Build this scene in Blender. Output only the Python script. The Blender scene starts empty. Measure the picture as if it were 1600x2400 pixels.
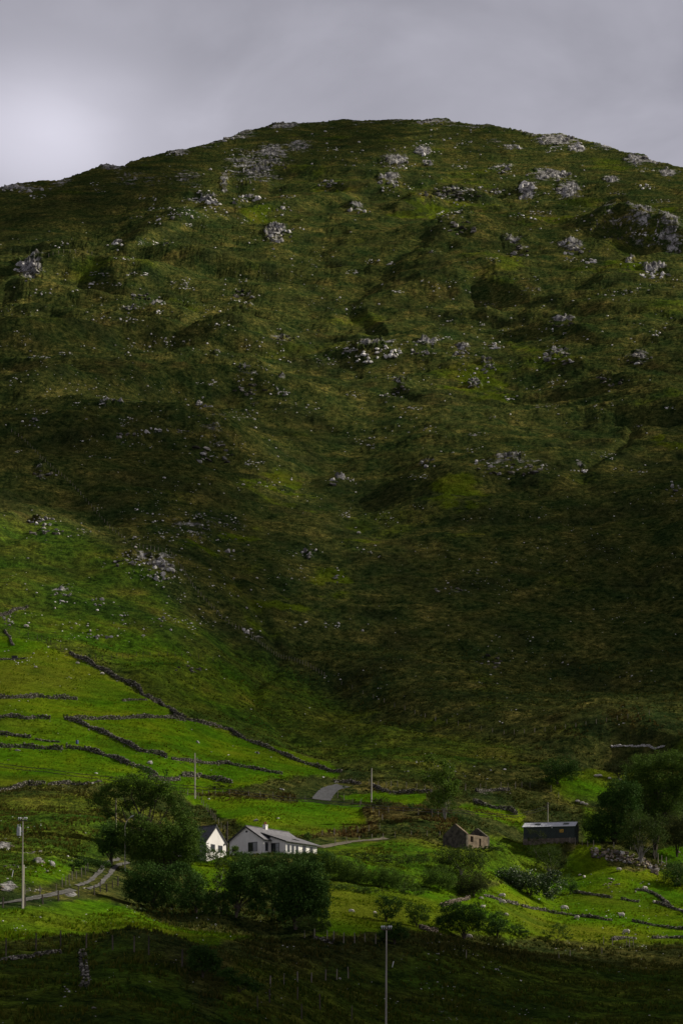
import bpy, bmesh, math, random
import numpy as np
from mathutils import Vector, Matrix, Euler

random.seed(7)
C = bpy.context.scene.collection
SC = bpy.context.scene

# ------------------------------------------------------------------ camera
F, HV, CU = 5000.0, 2500.0, 800.0        # focal length and horizon row in photo pixels (1600 x 2400)
cam = bpy.data.cameras.new("camera")
cam_o = bpy.data.objects.new("camera", cam)
C.objects.link(cam_o)
cam_o.rotation_euler = (math.radians(90), 0, 0)
cam.sensor_fit = 'VERTICAL'
cam.sensor_height = 36.0
cam.lens = 36.0 * F / 2400.0
cam.shift_y = (HV - 1200.0) / 2400.0
cam.clip_start = 0.5
cam.clip_end = 30000.0
SC.camera = cam_o

# ------------------------------------------------------------------ sky, sun, exposure
SUN = Vector((0.81, 0.22, 0.54)).normalized()
world = bpy.data.worlds.new("World")
SC.world = world
world.use_nodes = True
SKY_GAIN = 1.0
def build_world():
    nt = world.node_tree
    nt.nodes.clear()
    N, L = nt.nodes.new, nt.links.new
    out = N('ShaderNodeOutputWorld')
    bg = N('ShaderNodeBackground'); bg.inputs['Strength'].default_value = 0.1
    L(bg.outputs[0], out.inputs[0])
    sky = N('ShaderNodeTexSky'); sky.sky_type = 'NISHITA'; sky.sun_disc = False
    sky.sun_elevation = math.asin(SUN.z); sky.sun_rotation = math.atan2(SUN.x, SUN.y)
    tc = N('ShaderNodeTexCoord')
    # cloud layer: direction projected on a high flat layer
    sep = N('ShaderNodeSeparateXYZ'); L(tc.outputs['Generated'], sep.inputs[0])
    add = N('ShaderNodeMath'); add.operation = 'ADD'; add.inputs[1].default_value = 0.22
    mx = N('ShaderNodeMath'); mx.operation = 'MAXIMUM'; mx.inputs[1].default_value = 0.0
    L(sep.outputs[2], mx.inputs[0]); L(mx.outputs[0], add.inputs[0])
    dx = N('ShaderNodeMath'); dx.operation = 'DIVIDE'; L(sep.outputs[0], dx.inputs[0]); L(add.outputs[0], dx.inputs[1])
    dy = N('ShaderNodeMath'); dy.operation = 'DIVIDE'; L(sep.outputs[1], dy.inputs[0]); L(add.outputs[0], dy.inputs[1])
    cb = N('ShaderNodeCombineXYZ'); L(dx.outputs[0], cb.inputs[0]); L(dy.outputs[0], cb.inputs[1])
    n1 = N('ShaderNodeTexNoise'); n1.inputs['Scale'].default_value = 4.6; n1.inputs['Detail'].default_value = 6.0
    n1.inputs['Roughness'].default_value = 0.5; n1.inputs['Distortion'].default_value = 0.35
    L(cb.outputs[0], n1.inputs['Vector'])
    # thin place in the cloud: towards the left of the picture
    gd = Vector(((120 - CU) / F, 1.0, (HV - 310) / F)).normalized()
    vd = N('ShaderNodeVectorMath'); vd.operation = 'SUBTRACT'; vd.inputs[1].default_value = gd
    L(tc.outputs['Generated'], vd.inputs[0])
    vs = N('ShaderNodeVectorMath'); vs.operation = 'MULTIPLY'; vs.inputs[1].default_value = (1.0, 1.0, 1.75)
    L(vd.outputs[0], vs.inputs[0])
    ln = N('ShaderNodeVectorMath'); ln.operation = 'LENGTH'; L(vs.outputs[0], ln.inputs[0])
    wob = N('ShaderNodeMath'); wob.operation = 'MULTIPLY_ADD'; wob.inputs[1].default_value = 0.16; 
    L(n1.outputs[0], wob.inputs[0]); L(ln.outputs['Value'], wob.inputs[2])
    mr = N('ShaderNodeMapRange'); mr.interpolation_type = 'SMOOTHERSTEP'
    mr.inputs['From Min'].default_value = 0.05; mr.inputs['From Max'].default_value = 0.175
    mr.inputs['To Min'].default_value = 1.0; mr.inputs['To Max'].default_value = 0.0
    L(wob.outputs[0], mr.inputs['Value'])
    cr = N('ShaderNodeMapRange'); cr.inputs['From Min'].default_value = 0.3; cr.inputs['From Max'].default_value = 0.7
    cr.inputs['To Min'].default_value = 0.70; cr.inputs['To Max'].default_value = 1.30
    L(n1.outputs[0], cr.inputs['Value'])
    # overcast grows a little darker towards the zenith
    el = N('ShaderNodeMapRange'); el.inputs['From Min'].default_value = 0.36; el.inputs['From Max'].default_value = 0.72
    el.inputs['To Min'].default_value = 1.0; el.inputs['To Max'].default_value = 0.44
    L(sep.outputs[2], el.inputs['Value'])
    m1 = N('ShaderNodeMath'); m1.operation = 'MULTIPLY'; L(cr.outputs[0], m1.inputs[0]); L(el.outputs[0], m1.inputs[1])
    m2 = N('ShaderNodeMath'); m2.operation = 'MULTIPLY_ADD'; m2.inputs[1].default_value = 0.92
    L(mr.outputs[0], m2.inputs[0]); L(m1.outputs[0], m2.inputs[2])
    vm = N('ShaderNodeVectorMath'); vm.operation = 'SCALE'
    vm.inputs[0].default_value = (3.32, 3.22, 3.66)
    L(m2.outputs[0], vm.inputs['Scale'])
    mix = N('ShaderNodeMix'); mix.data_type = 'RGBA'; mix.inputs['Factor'].default_value = 0.93
    L(sky.outputs[0], mix.inputs['A']); L(vm.outputs[0], mix.inputs['B'])
    L(mix.outputs['Result'], bg.inputs[0])
build_world()
sun = bpy.data.lights.new("sun", 'SUN')
sun.energy = 5.0
sun.angle = math.radians(0.45)
sun.color = (1.0, 0.93, 0.77)
sun_o = bpy.data.objects.new("sun", sun)
sun_o.rotation_euler = (-SUN).to_track_quat('-Z', 'Y').to_euler()
C.objects.link(sun_o)
SC.view_settings.view_transform = 'Standard'
SC.view_settings.look = 'None'
SC.view_settings.exposure = 0.34
SC.view_settings.gamma = 1.0
SC.view_settings.use_curve_mapping = False
SC.cycles.max_bounces = 4
SC.cycles.diffuse_bounces = 2
SC.cycles.transparent_max_bounces = 12
SC.cycles.caustics_reflective = False
SC.cycles.caustics_refractive = False

# ------------------------------------------------------------------ noise
def _hash(ix, iy, seed):
    h = (ix.astype(np.int64) * 374761393 + iy.astype(np.int64) * 668265263 + seed * 974634777) & 0xffffffff
    h = ((h ^ (h >> 13)) * 1274126177) & 0xffffffff
    return (h ^ (h >> 16)) & 0xffff
def pn(x, y, seed=0):
    x0 = np.floor(x); y0 = np.floor(y); fx = x - x0; fy = y - y0
    sx = fx * fx * fx * (fx * (fx * 6 - 15) + 10); sy = fy * fy * fy * (fy * (fy * 6 - 15) + 10)
    def g(ix, iy, dx, dy):
        a = _hash(ix, iy, seed) * (2 * math.pi / 65536.0)
        return np.cos(a) * dx + np.sin(a) * dy
    a = g(x0, y0, fx, fy); b = g(x0 + 1, y0, fx - 1, fy)
    c = g(x0, y0 + 1, fx, fy - 1); d = g(x0 + 1, y0 + 1, fx - 1, fy - 1)
    ab = a + sx * (b - a); cd = c + sx * (d - c)
    return (ab + sy * (cd - ab)) * 1.5
def fbm(x, y, wl, octs, gain=0.5, seed=0, ridge=False):
    out = 0; amp = 1.0; f = 1.0 / wl
    for k in range(octs):
        n = pn(x * f + 13.7 * k, y * f - 7.1 * k, seed + k)
        out = out + amp * ((0.5 - np.abs(n)) * 1.6 if ridge else n)
        amp *= gain; f *= 2.03
    return out
def smooth(e0, e1, x):
    t = np.clip((x - e0) / (e1 - e0), 0, 1)
    return t * t * (3 - 2 * t)

# ------------------------------------------------------------------ terrain: where each slope lies
CREST = [(-12000, 2050), (-5000, 1500), (-2200, 950), (-800, 640), (-300, 520), (0, 438), (77, 423), (143, 422), (194, 403), (219, 394), (250, 383), (270, 390), (291, 389), (306, 378),
         (393, 357), (423, 353), (459, 346), (510, 331), (541, 322), (556, 311), (587, 301), (643, 288), (663, 285), (699, 286),
         (760, 285), (786, 281), (800, 279), (851, 283), (927, 280), (989, 283), (1019, 278), (1050, 280), (1056, 286), (1106, 293),
         (1142, 292), (1198, 303), (1250, 313), (1269, 315), (1315, 314), (1361, 324), (1422, 342), (1463, 358), (1509, 363), (1521, 375),
         (1596, 390), (1900, 470), (2500, 680), (4000, 1050), (7000, 1600), (14000, 2050)]
cu_, cv_ = np.array(CREST, float).T
CTRL = [(0, 440, 1560), (400, 355, 1700), (800, 280, 1850), (1200, 300, 1820), (1600, 390, 1640), (-300, 520, 1480), (1900, 470, 1560),
        (0, 700, 1130), (400, 600, 1290), (800, 600, 1330), (1200, 600, 1330), (1600, 650, 1240), (800, 430, 1560), (1250, 440, 1560), (400, 480, 1450),
        (0, 950, 930), (450, 900, 1000), (800, 900, 1040), (800, 1050, 925), (1200, 850, 1080), (1600, 1000, 925),
        (0, 1160, 745), (300, 1160, 790), (560, 1200, 795), (1000, 1200, 805), (1600, 1250, 765),
        (0, 1300, 670), (0, 1440, 600), (200, 1300, 690), (400, 1400, 650), (0, 1545, 560), (300, 1580, 560), (0, 1640, 505), (0, 1750, 455), (400, 1750, 480), (0, 1850, 400), (0, 1950, 335),
        (0, 2050, 272), (50, 2125, 236), (0, 2200, 207), (250, 2065, 285), (250, 2150, 245), (300, 2200, 212), (0, 2300, 172), (0, 2400, 146), (300, 2400, 150),
        (600, 1600, 606), (600, 1720, 538), (750, 1600, 630), (800, 1500, 676), (1000, 1400, 720), (1600, 1500, 665), (1600, 1650, 585), (1300, 1700, 575), (900, 1700, 566), (900, 1800, 515), (1100, 1830, 500), (750, 1860, 470),
        (457, 1870, 438), (600, 1950, 385), (617, 2004, 357), (480, 2010, 352), (740, 2000, 366), (1100, 1990, 400), (1050, 1960, 408), (1300, 1976, 427), (1450, 1850, 510), (1450, 2000, 418), (1600, 1950, 440),
        (1300, 2130, 385), (1500, 2150, 378), (1600, 2100, 400), (900, 2100, 322), (640, 2150, 284), (400, 2130, 268), (560, 2230, 228), (1000, 2230, 272), (1300, 2230, 315), (1600, 2220, 340),
        (905, 2410, 205), (1300, 2400, 225), (1600, 2400, 230), (600, 2400, 172), (700, 2300, 212), (-300, 2200, 205), (1900, 2200, 345), (-300, 1700, 470), (1900, 1700, 570), (-300, 1100, 780), (1900, 1100, 850), (-300, 2450, 130), (1900, 2450, 220), (800, 2480, 175)]
def tps_fit(pts, reg=2e-4):
    P = np.array(pts, float); X = P[:, :2] / 1000.0; f = np.log(P[:, 2])
    n = len(X); d2 = ((X[:, None] - X[None]) ** 2).sum(-1)
    K = np.where(d2 > 0, 0.5 * d2 * np.log(d2 + 1e-20), 0) + reg * np.eye(n)
    A = np.zeros((n + 3, n + 3)); A[:n, :n] = K; A[:n, n] = 1; A[:n, n + 1:] = X
    A[n, :n] = 1; A[n + 1:, :n] = X.T
    w = np.linalg.solve(A, np.concatenate([f, np.zeros(3)]))
    return X, w
TX, TW = tps_fit(CTRL)
def base_r(u, v):
    sh = np.shape(u); u = np.ravel(np.clip(u, -280, 1880)) / 1000.0; v = np.ravel(v) / 1000.0
    out = TW[-3] + TW[-2] * u + TW[-1] * v
    for (a, b), w in zip(TX, TW[:-3]):
        d2 = (u - a) ** 2 + (v - b) ** 2
        out = out + w * 0.5 * d2 * np.log(d2 + 1e-20)
    return np.exp(out).reshape(sh)
VB = 2478.0
STEP = 2.5
cols = list(np.arange(-60, 1660.1, STEP))
st = STEP; left = [-60.0]; right = [cols[-1]]
while left[-1] > -11000: st *= 1.16; left.append(left[-1] - st)
st = STEP
while right[-1] < 13000: st *= 1.16; right.append(right[-1] + st)
cols = np.array(left[1:][::-1] + cols + right[1:])
NR = 880
vcrest = np.interp(cols, cu_, cv_)
s = np.linspace(0, 1, NR)
U = np.repeat(cols[None, :], NR, 0)
V0 = VB + (vcrest[None, :] - VB) * s[:, None]
UC = np.clip(U, -280, 1880)
VQ = VB + (np.interp(UC, cu_, cv_) - VB) * s[:, None]
R = base_r(UC, VQ)
R = np.maximum.accumulate(R + np.arange(NR)[:, None] * 0.02, axis=0)
Z = (HV - V0) / F * R
# feature masks are drawn in photo pixels of the base slope, and stay fixed to the ground
def base_xy(u, v):
    u = np.asarray(u, float); v = np.asarray(v, float); r = base_r(u, v)
    return (u - CU) / F * r, r
X = (U - CU) / F * R
def poly_dist(pts, x, y):
    d = np.full(x.shape, 1e9)
    for (ax, ay), (bx, by) in zip(pts[:-1], pts[1:]):
        ex, ey = bx - ax, by - ay
        t = np.clip(((x - ax) * ex + (y - ay) * ey) / (ex * ex + ey * ey + 1e-9), 0, 1)
        d = np.minimum(d, np.hypot(x - ax - t * ex, y - ay - t * ey))
    return d
def line_world(px):
    p = np.array(px, float); q = []
    for a, b in zip(p[:-1], p[1:]):
        n = max(2, int(np.hypot(*(b - a)) / 25))
        for k in range(n): q.append(a + (b - a) * k / n)
    q.append(p[-1]); q = np.array(q)
    x, y = base_xy(q[:, 0], q[:, 1])
    return list(zip(x, y))
def window(pts, pad):
    a = np.array(pts); x0, y0 = a.min(0) - pad; x1, y1 = a.max(0) + pad
    return (X > x0) & (X < x1) & (R > y0) & (R < y1)
LINES = [  # polyline in photo pixels, height (m), half width (m)
    ([(-60, 748), (150, 730), (300, 722), (420, 728), (520, 745), (600, 750), (695, 757)], 12, 24),
    ([(-60, 885), (200, 865), (400, 850), (550, 848), (690, 866)], 11, 24),
    ([(-60, 962), (150, 975), (300, 990), (450, 1000), (560, 1010)], 11, 22),
    ([(0, 612), (90, 596), (160, 588), (230, 600), (300, 628)], 6, 24),
    ([(270, 565), (450, 500), (600, 470), (800, 437), (960, 390)], 7, 30),
    ([(300, 625), (420, 592), (520, 575)], 5, 22),
    ([(850, 905), (1000, 960), (1200, 1010), (1400, 1090)], 2.8, 22),
    ([(850, 660), (1100, 640), (1300, 680), (1450, 700)], 6, 28),
    ([(540, 690), (600, 676), (660, 690)], 4, 16),
    ([(1040, 545), (1080, 512), (1120, 540)], 9, 20),
    ([(930, 465), (1050, 445), (1200, 440)], 8, 14),
    ([(1385, 500), (1440, 485), (1500, 500), (1560, 505), (1640, 520)], 16, 17),
    ([(1120, 1085), (1180, 1080), (1260, 1090)], 8, 18),
    ([(970, 1095), (1010, 1090), (1040, 1100)], 5, 12),
    ([(790, 818), (860, 825), (930, 815)], 5, 12),
    ([(1260, 745), (1330, 745), (1400, 760)], 4, 14),
    ([(1230, 830), (1310, 810), (1400, 850), (1500, 880), (1640, 935)], 3.4, 20),
    ([(430, 1050), (500, 1020), (560, 1040)], 7, 18),
    ([(870, 895), (930, 885), (990, 905)], 5, 12),
    ([(240, 1325), (330, 1310), (400, 1330)], 4, 12),
    ([(-60, 1188), (60, 1198), (160, 1216), (240, 1245), (330, 1290)], 2, 17),
    ([(350, 1560), (430, 1548), (500, 1560)], 2.5, 7),
    ([(1300, 1712), (1400, 1690), (1520, 1672), (1660, 1680)], 7, 16),
    ([(1290, 1832), (1380, 1816), (1480, 1815)], 2.5, 9),
    ([(1080, 1855), (1180, 1845), (1280, 1865), (1350, 1890)], 2, 8),
    ([(-60, 2203), (90, 2206), (200, 2203), (310, 2212), (400, 2232), (450, 2262)], 1.3, 9),
    ([(440, 2240), (560, 2212), (640, 2196), (760, 2202), (860, 2218)], 1.1, 8),
    ([(1000, 2245), (1150, 2235), (1300, 2235), (1450, 2225), (1660, 2215)], .8, 9),
    ([(150, 1150), (215, 1200), (270, 1255), (330, 1285), (400, 1300), (440, 1350), (480, 1410), (540, 1465), (600, 1510), (660, 1545), (760, 1590), (880, 1635), (1000, 1680), (1150, 1712), (1300, 1752)], -2.5, 13),
    ([(560, 1290), (620, 1380), (640, 1450), (700, 1530), (820, 1600), (960, 1660)], -2.5, 11),
    ([(900, 920), (860, 1060), (900, 1180), (980, 1300)], -3, 20),
    ([(230, 440), (235, 530), (260, 600)], -5, 18),
    ([(870, 640), (760, 680), (680, 740), (620, 800)], -3, 22),
    ([(1290, 1880), (1340, 1905), (1370, 1945)], -2.2, 9),
    ([(300, 2075), (400, 2140), (520, 2175), (620, 2180)], -1.6, 7),
]
FEAT = np.zeros_like(Z); DRY_LIT = np.zeros_like(Z)
for px, A, w in LINES:
    if A > 0: px = [(u, v + 0.85 * A * F / float(base_r(np.array([float(u)]), np.array([float(v)]))[0])) for u, v in px]
    pw = line_world(px); m = window(pw, 4 * w)
    if A > 3.5 and abs(px[-1][0] - px[0][0]) > 80:      # a fold: steep towards the valley, easing back uphill
        a_ = np.array(sorted(pw)); dd = R[m] - np.interp(X[m], a_[:, 0], a_[:, 1])
        end = smooth(0, 1, (X[m] - a_[0, 0] + 1.5 * w) / (3 * w)) * smooth(0, 1, (a_[-1, 0] - X[m] + 1.5 * w) / (3 * w))
        dd = dd + 6 * pn(X[m] / 30.0, R[m] / 60.0, 17)
        DRY_LIT[m] = np.maximum(DRY_LIT[m], end * np.exp(-((dd - .25 * w) / np.where(dd < .25 * w, .35 * w, 1.1 * w)) ** 2))  # dry crest grass; the gold tint also paints sun on the crest
        FEAT[m] += A * end * np.exp(-(dd / np.where(dd < 0, .50 * w, 2.6 * w)) ** 2)
    else:
        FEAT[m] += A * np.exp(-(poly_dist(pw, X[m], R[m]) / w) ** 2)
# ---- areas in photo pixels: (polygon, feather)
def area(poly, feather):
    p = np.array(poly, float); out = np.zeros_like(U)
    m = (U > p[:, 0].min() - feather) & (U < p[:, 0].max() + feather) & (V0 > p[:, 1].min() - feather) & (V0 < p[:, 1].max() + feather)
    uu, vv = U[m], V0[m]; uu = uu + 11 * fbm(uu, vv * 2, 60, 3, .55, 91); vv = vv + 6 * fbm(uu, vv * 2, 50, 3, .55, 92); feather = feather * 1.3
    ins = np.zeros(uu.shape, bool)
    q = list(map(tuple, p)); 
    for (ax, ay), (bx, by) in zip(q, q[1:] + q[:1]):
        c = ((ay > vv) != (by > vv)) & (uu < (bx - ax) * (vv - ay) / (by - ay + 1e-12) + ax)
        ins ^= c
    d = poly_dist(q + q[:1], uu, vv)
    sd = np.where(ins, d, -d)
    out[m] = smooth(-feather, feather, sd)
    return out
def blob(u, v, a, b):
    return np.exp(-(((U - u) / a) ** 2 + ((V0 - v) / b) ** 2))
fields = [
    ([(-320, 1500), (40, 1498), (150, 1535), (200, 1556), (320, 1618), (410, 1685), (560, 1733), (700, 1788), (800, 1815), (780, 1838), (640, 1830), (520, 1862), (400, 1862), (220, 1826), (120, 1828), (-320, 1852)], 1.0, 7),
    ([(415, 1868), (530, 1870), (700, 1880), (845, 1896), (862, 1942), (760, 1950), (700, 1952), (560, 1925), (500, 1895)], 1.0, 5),
    ([(795, 1866), (900, 1862), (995, 1872), (985, 1898), (870, 1886)], 1.0, 4),
    ([(770, 2075), (900, 2092), (1100, 2104), (1150, 2090), (1250, 2085), (1330, 2035), (1400, 2012), (1450, 2040), (1950, 2065), (1950, 2215), (1430, 2212), (1300, 2203), (1100, 2186), (900, 2192), (740, 2200), (750, 2130)], 1.0, 7),
    ([(430, 2015), (545, 2025), (560, 2090), (470, 2090)], 1.0, 6),
    ([(1270, 1850), (1300, 1832), (1400, 1818), (1490, 1820), (1440, 1880), (1330, 1890)], .7, 10),
    ([(1365, 1900), (1425, 1935), (1440, 1975), (1365, 1972)], .6, 14),
    ([(1538, 1992), (1950, 1985), (1950, 2022), (1545, 2028)], .95, 4),
    ([(1050, 1902), (1150, 1900), (1225, 1912), (1235, 1950), (1130, 1932)], .9, 5),
    ([(700, 1985), (900, 1968), (1045, 1962), (1240, 1965), (1330, 2010), (1250, 2085), (1000, 2085), (760, 2078)], .55, 12),
    ([(740, 1990), (900, 1972), (1045, 1964), (1050, 1978), (900, 1992), (780, 2004)], .5, 6),
    ([(860, 2076), (1000, 2080), (1100, 2092), (1000, 2104), (860, 2096)], 1.0, 5),
    ([(1150, 2010), (1210, 2015), (1200, 2035), (1150, 2030)], .8, 5),
    ([(100, 2010), (170, 2020), (160, 2065), (90, 2080), (40, 2070)], .7, 10),
    ([(-320, 1180), (130, 1230), (330, 1330), (440, 1410), (560, 1475), (740, 1565), (900, 1645), (1100, 1695), (1250, 1745), (1200, 1800), (1000, 1840), (800, 1815), (700, 1788), (410, 1685), (200, 1556), (-320, 1500)], .38, 26),
    ([(-320, 1380), (300, 1420), (560, 1520), (700, 1620), (560, 1700), (410, 1685), (200, 1550), (-320, 1510)], .50, 40),
    ([(-320, 2120), (60, 2122), (250, 2095), (330, 2130), (500, 2180), (600, 2200), (480, 2235), (300, 2222), (-320, 2218)], .72, 10),
    ([(-320, 2215), (300, 2225), (420, 2290), (500, 2400), (300, 2490), (-320, 2490)], .36, 25),
    ([(560, 2260), (900, 2250), (1300, 2255), (1950, 2250), (1950, 2490), (250, 2490), (480, 2380)], .36, 25),
    ([(-320, 1850), (200, 1850), (330, 1950), (250, 2020), (60, 2090), (-320, 2110)], .40, 15),
]
GREEN = np.zeros_like(Z)
for p, k, f in fields: GREEN = np.maximum(GREEN, k * area(p, f))
SMOOTHF = np.zeros_like(Z)
for p, k, f in fields[:5]: SMOOTHF = np.maximum(SMOOTHF, area(p, f + 4))
MOSS = np.zeros_like(Z)
for u, v, a, b, k in [(560, 1250, 60, 14, .7), (780, 1360, 50, 30, .7), (690, 1420, 60, 18, .7), (880, 1180, 60, 18, .6), (1090, 1180, 60, 16, .7), (640, 1140, 70, 25, .9), (850, 1262, 40, 30, .9), (470, 1275, 55, 16, .8), (1050, 1165, 70, 20, .6), (1030, 500, 110, 22, .6), (760, 1405, 60, 30, .5), (640, 1440, 50, 25, .5),
                      (1530, 492, 50, 12, .8), (1500, 640, 90, 25, .6), (430, 690, 60, 20, .4), (1270, 530, 80, 20, .5), (780, 450, 60, 14, .6), (610, 510, 60, 12, .5), (1130, 910, 90, 30, .5), (1570, 1050, 50, 30, .5), (700, 1180, 80, 30, .4), (1330, 770, 60, 12, .5)]:
    MOSS = np.maximum(MOSS, k * blob(u, v, a, b))
MOSS *= smooth(-.35, .5, fbm(X, R * 1.2 + Z, 26, 4, .6, 401)) * 2.2
BROWN = np.zeros_like(Z)
for p, k, f in [([(830, 1897), (900, 1893), (1000, 1905), (1075, 1930), (1050, 1960), (930, 1950), (860, 1925)], .7, 9),
                ([(440, 1860), (620, 1864), (720, 1872), (700, 1882), (520, 1880), (440, 1874)], .6, 5),
                ([(1065, 1905), (1140, 1905), (1200, 1922), (1230, 1945), (1120, 1925)], .7, 5),
                ([(700, 1948), (890, 1936), (890, 1952), (780, 1960), (740, 1968)], 1.0, 3),
                ([(790, 1975), (900, 1970), (1020, 1965), (1060, 1990), (1000, 2030), (860, 2020)], .30, 10),
                ([(860, 2212), (1000, 2218), (1250, 2210), (1430, 2215), (1950, 2225), (1950, 2300), (600, 2300), (560, 2220)], .08, 12),
                ([(-320, 1850), (200, 1850), (320, 1940), (200, 1990), (-320, 2000)], .4, 12),
                ([(560, 800), (1000, 600), (1950, 560), (1950, 1050), (1100, 1150), (700, 1000)], .30, 90),
                ([(500, 400), (1000, 330), (1950, 420), (1950, 560), (1000, 620), (500, 560)], .35, 60),
                ([(-320, 700), (700, 740), (700, 900), (-320, 1000)], .30, 50), ([(-320, 1180), (60, 1185), (200, 1225), (330, 1280), (200, 1260), (-320, 1240)], .5, 14)]:  # last area: yellowed grass, its gold standing in for sun on the spur
    BROWN = np.maximum(BROWN, k * area(p, f))
BROWN = np.maximum(BROWN, .5 * DRY_LIT * (1 - GREEN))
# ---- bare rock: (u, v, half width px, half height px, strength)
CRAGS = [(600, 385, 85, 42, .58), (640, 360, 45, 26, .66), (700, 345, 40, 22, .6), (470, 473, 45, 10, .9), (585, 467, 26, 9, .8), (645, 552, 32, 24, .8), (275, 573, 12, 8, .9), (70, 625, 40, 18, .7),
         (340, 420, 90, 26, .38), (440, 415, 40, 20, .5), (525, 420, 12, 28, .7), (40, 437, 90, 12, .6), (250, 388, 26, 10, .7), (410, 357, 40, 8, .7), (560, 318, 45, 14, .6), (670, 290, 50, 12, .6),
         (860, 285, 80, 8, .4), (1010, 284, 45, 8, .6), (1300, 328, 50, 16, .85), (1350, 345, 26, 12, .8), (1490, 375, 40, 16, .7), (1565, 404, 24, 12, .7), (1420, 345, 40, 10, .6), (1200, 346, 30, 8, .7),
         (990, 358, 20, 9, 1.0), (925, 380, 36, 16, .8), (1000, 384, 16, 8, .8), (910, 432, 32, 10, .8), (1080, 452, 110, 16, .45), (1235, 440, 24, 12, .9), (1290, 412, 50, 14, .8), (1335, 438, 34, 14, .75), (1430, 420, 22, 9, .8),
         (1160, 330, 30, 8, .5), (1170, 395, 40, 8, .5), (1080, 530, 44, 22, .6), (1340, 585, 34, 14, .7), (1200, 588, 45, 16, .5), (1420, 525, 45, 30, .55), (1500, 540, 40, 38, .6), (1570, 555, 34, 34, .66), (1475, 622, 14, 12, .7), (1530, 645, 30, 8, .9),
         (835, 495, 24, 9, .7), (330, 696, 34, 12, .4), (570, 693, 30, 14, .4), (300, 723, 50, 6, .6), (370, 732, 26, 5, .8), (80, 755, 45, 10, .4), (465, 942, 24, 10, .5), (590, 910, 48, 16, .5), (660, 925, 12, 8, .6), (360, 1010, 28, 9, .9), (290, 1020, 60, 10, .6), (80, 985, 16, 7, .7),
         (500, 1062, 50, 34, .36), (660, 790, 34, 8, .5), (510, 838, 16, 4, .7), (100, 1112, 24, 14, .5), (860, 838, 66, 18, .62), (1000, 828, 34, 9, .85), (1085, 832, 22, 10, .8), (1158, 815, 13, 7, .9), (1140, 865, 20, 11, .7), (1115, 897, 22, 12, .7),
         (935, 912, 34, 12, .65), (1320, 760, 32, 9, .7), (1310, 835, 38, 18, .6), (1490, 842, 34, 16, .6), (1420, 895, 34, 16, .5), (1190, 1105, 80, 16, .55), (1360, 1105, 18, 7, .7), (1000, 1095, 26, 12, .55), (100, 1222, 34, 13, .55), (450, 1232, 110, 26, .35), (380, 1340, 40, 32, .6), (330, 1320, 50, 14, .4),
         (540, 1290, 20, 10, .6), (145, 1395, 26, 7, .6), (600, 1478, 22, 8, .6), (430, 1565, 40, 9, .5), (1050, 1385, 32, 10, .4), (1150, 1550, 32, 24, .35), (620, 645, 14, 7, .5), (800, 1120, 20, 16, .5), (730, 1300, 24, 10, .4), (10, 1985, 22, 12, .9), (92, 2020, 16, 10, .9), (125, 2032, 12, 7, .7), (20, 2080, 22, 12, .9), (65, 2085, 14, 6, .6), (95, 2082, 10, 6, .6), (165, 2090, 14, 7, .9), (70, 2000, 24, 6, .5)]
ROCK = np.zeros_like(Z)
mpp = R / F                                   # metres per photo pixel
for u, v, a, b, k in CRAGS:
    m = (np.abs(U - u) < 2.6 * a) & (np.abs(V0 - v) < 2.6 * b)
    ROCK[m] = np.maximum(ROCK[m], 1.0 * k * np.exp(-(((U[m] - u) / a) ** 2 + ((V0[m] - v) / b) ** 2) ** 1.3))
crest_rock = smooth(0.988, 1.0, s)[:, None] * (0.35 + 0.5 * pn(U / 60.0, U * 0, 5))
ROCK = np.maximum(ROCK, np.clip(crest_rock, 0, 1))
# patchy: rock shows where a stretched noise is high
rn = fbm(X, R * 0.6 + Z * 0.7, 11, 4, .55, 300)
rv = fbm(X + 0.25 * Z, Z * 0.28, 3.4, 3, .55, 310)
ROCKM = smooth(0.46, 0.62, ROCK * 1.15 + 0.34 * rn * smooth(.02, .3, ROCK) + .16 * rv * smooth(.02, .3, ROCK))
# ---- building platforms and tracks are level
PADS = [(617, 2004, 12.0), (487, 2010, 7.0), (1096, 1988, 6.5), (1345, 1977, 9.5)]
TRACKS = {
    'far_left': [(-60, 2128), (0, 2121), (60, 2112), (110, 2102), (160, 2091), (182, 2085)],
    'left': [(188, 2083), (205, 2077), (232, 2063), (246, 2048), (254, 2034), (266, 2022), (300, 2016)],
    'right': [(742, 1990), (790, 1979), (850, 1971), (900, 1964), (925, 1961)],
    'road': [(752, 1878), (757, 1868), (765, 1858), (774, 1850), (788, 1845), (803, 1842), (822, 1841)],
}
damp = np.ones_like(Z)
BED = np.zeros_like(Z)
for k, px in TRACKS.items():
    pw = line_world(px); m = window(pw, 12)
    d = poly_dist(pw, X[m], R[m])
    damp[m] *= 0.12 + 0.88 * smooth(2.0, 7.0, d)
# ---- relief noise
q = np.clip((R - 150) / 900, 0, 1)
ctap = 1 - 0.9 * smooth(0.90, 1.0, s)[:, None]
rough = (0.35 + 0.65 * (1 - SMOOTHF)) * damp
Zn = FEAT * (0.25 + 0.75 * ctap) * (damp * .5 + .5)
Zn += 7.0 * q * ctap * fbm(X, R * 1.3, 190, 2, .5, 11)
Zn += (0.5 + 0.8 * q) * ctap * rough * fbm(X, R * 1.5, 62, 2, .5, 21)
Zn += (0.28 + 0.75 * q) * rough * (0.3 + .7 * ctap) * fbm(X + .4 * R, R * 1.7, 19, 3, .55, 31)
Zn += (0.14 + 0.30 * q) * rough * fbm(X + .3 * R, R * 1.8, 4.2, 2, .6, 41)
Zn += (0.07 + 0.10 * q) * rough * fbm(X, R * 1.5, 1.3, 2, .6, 51)
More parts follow.
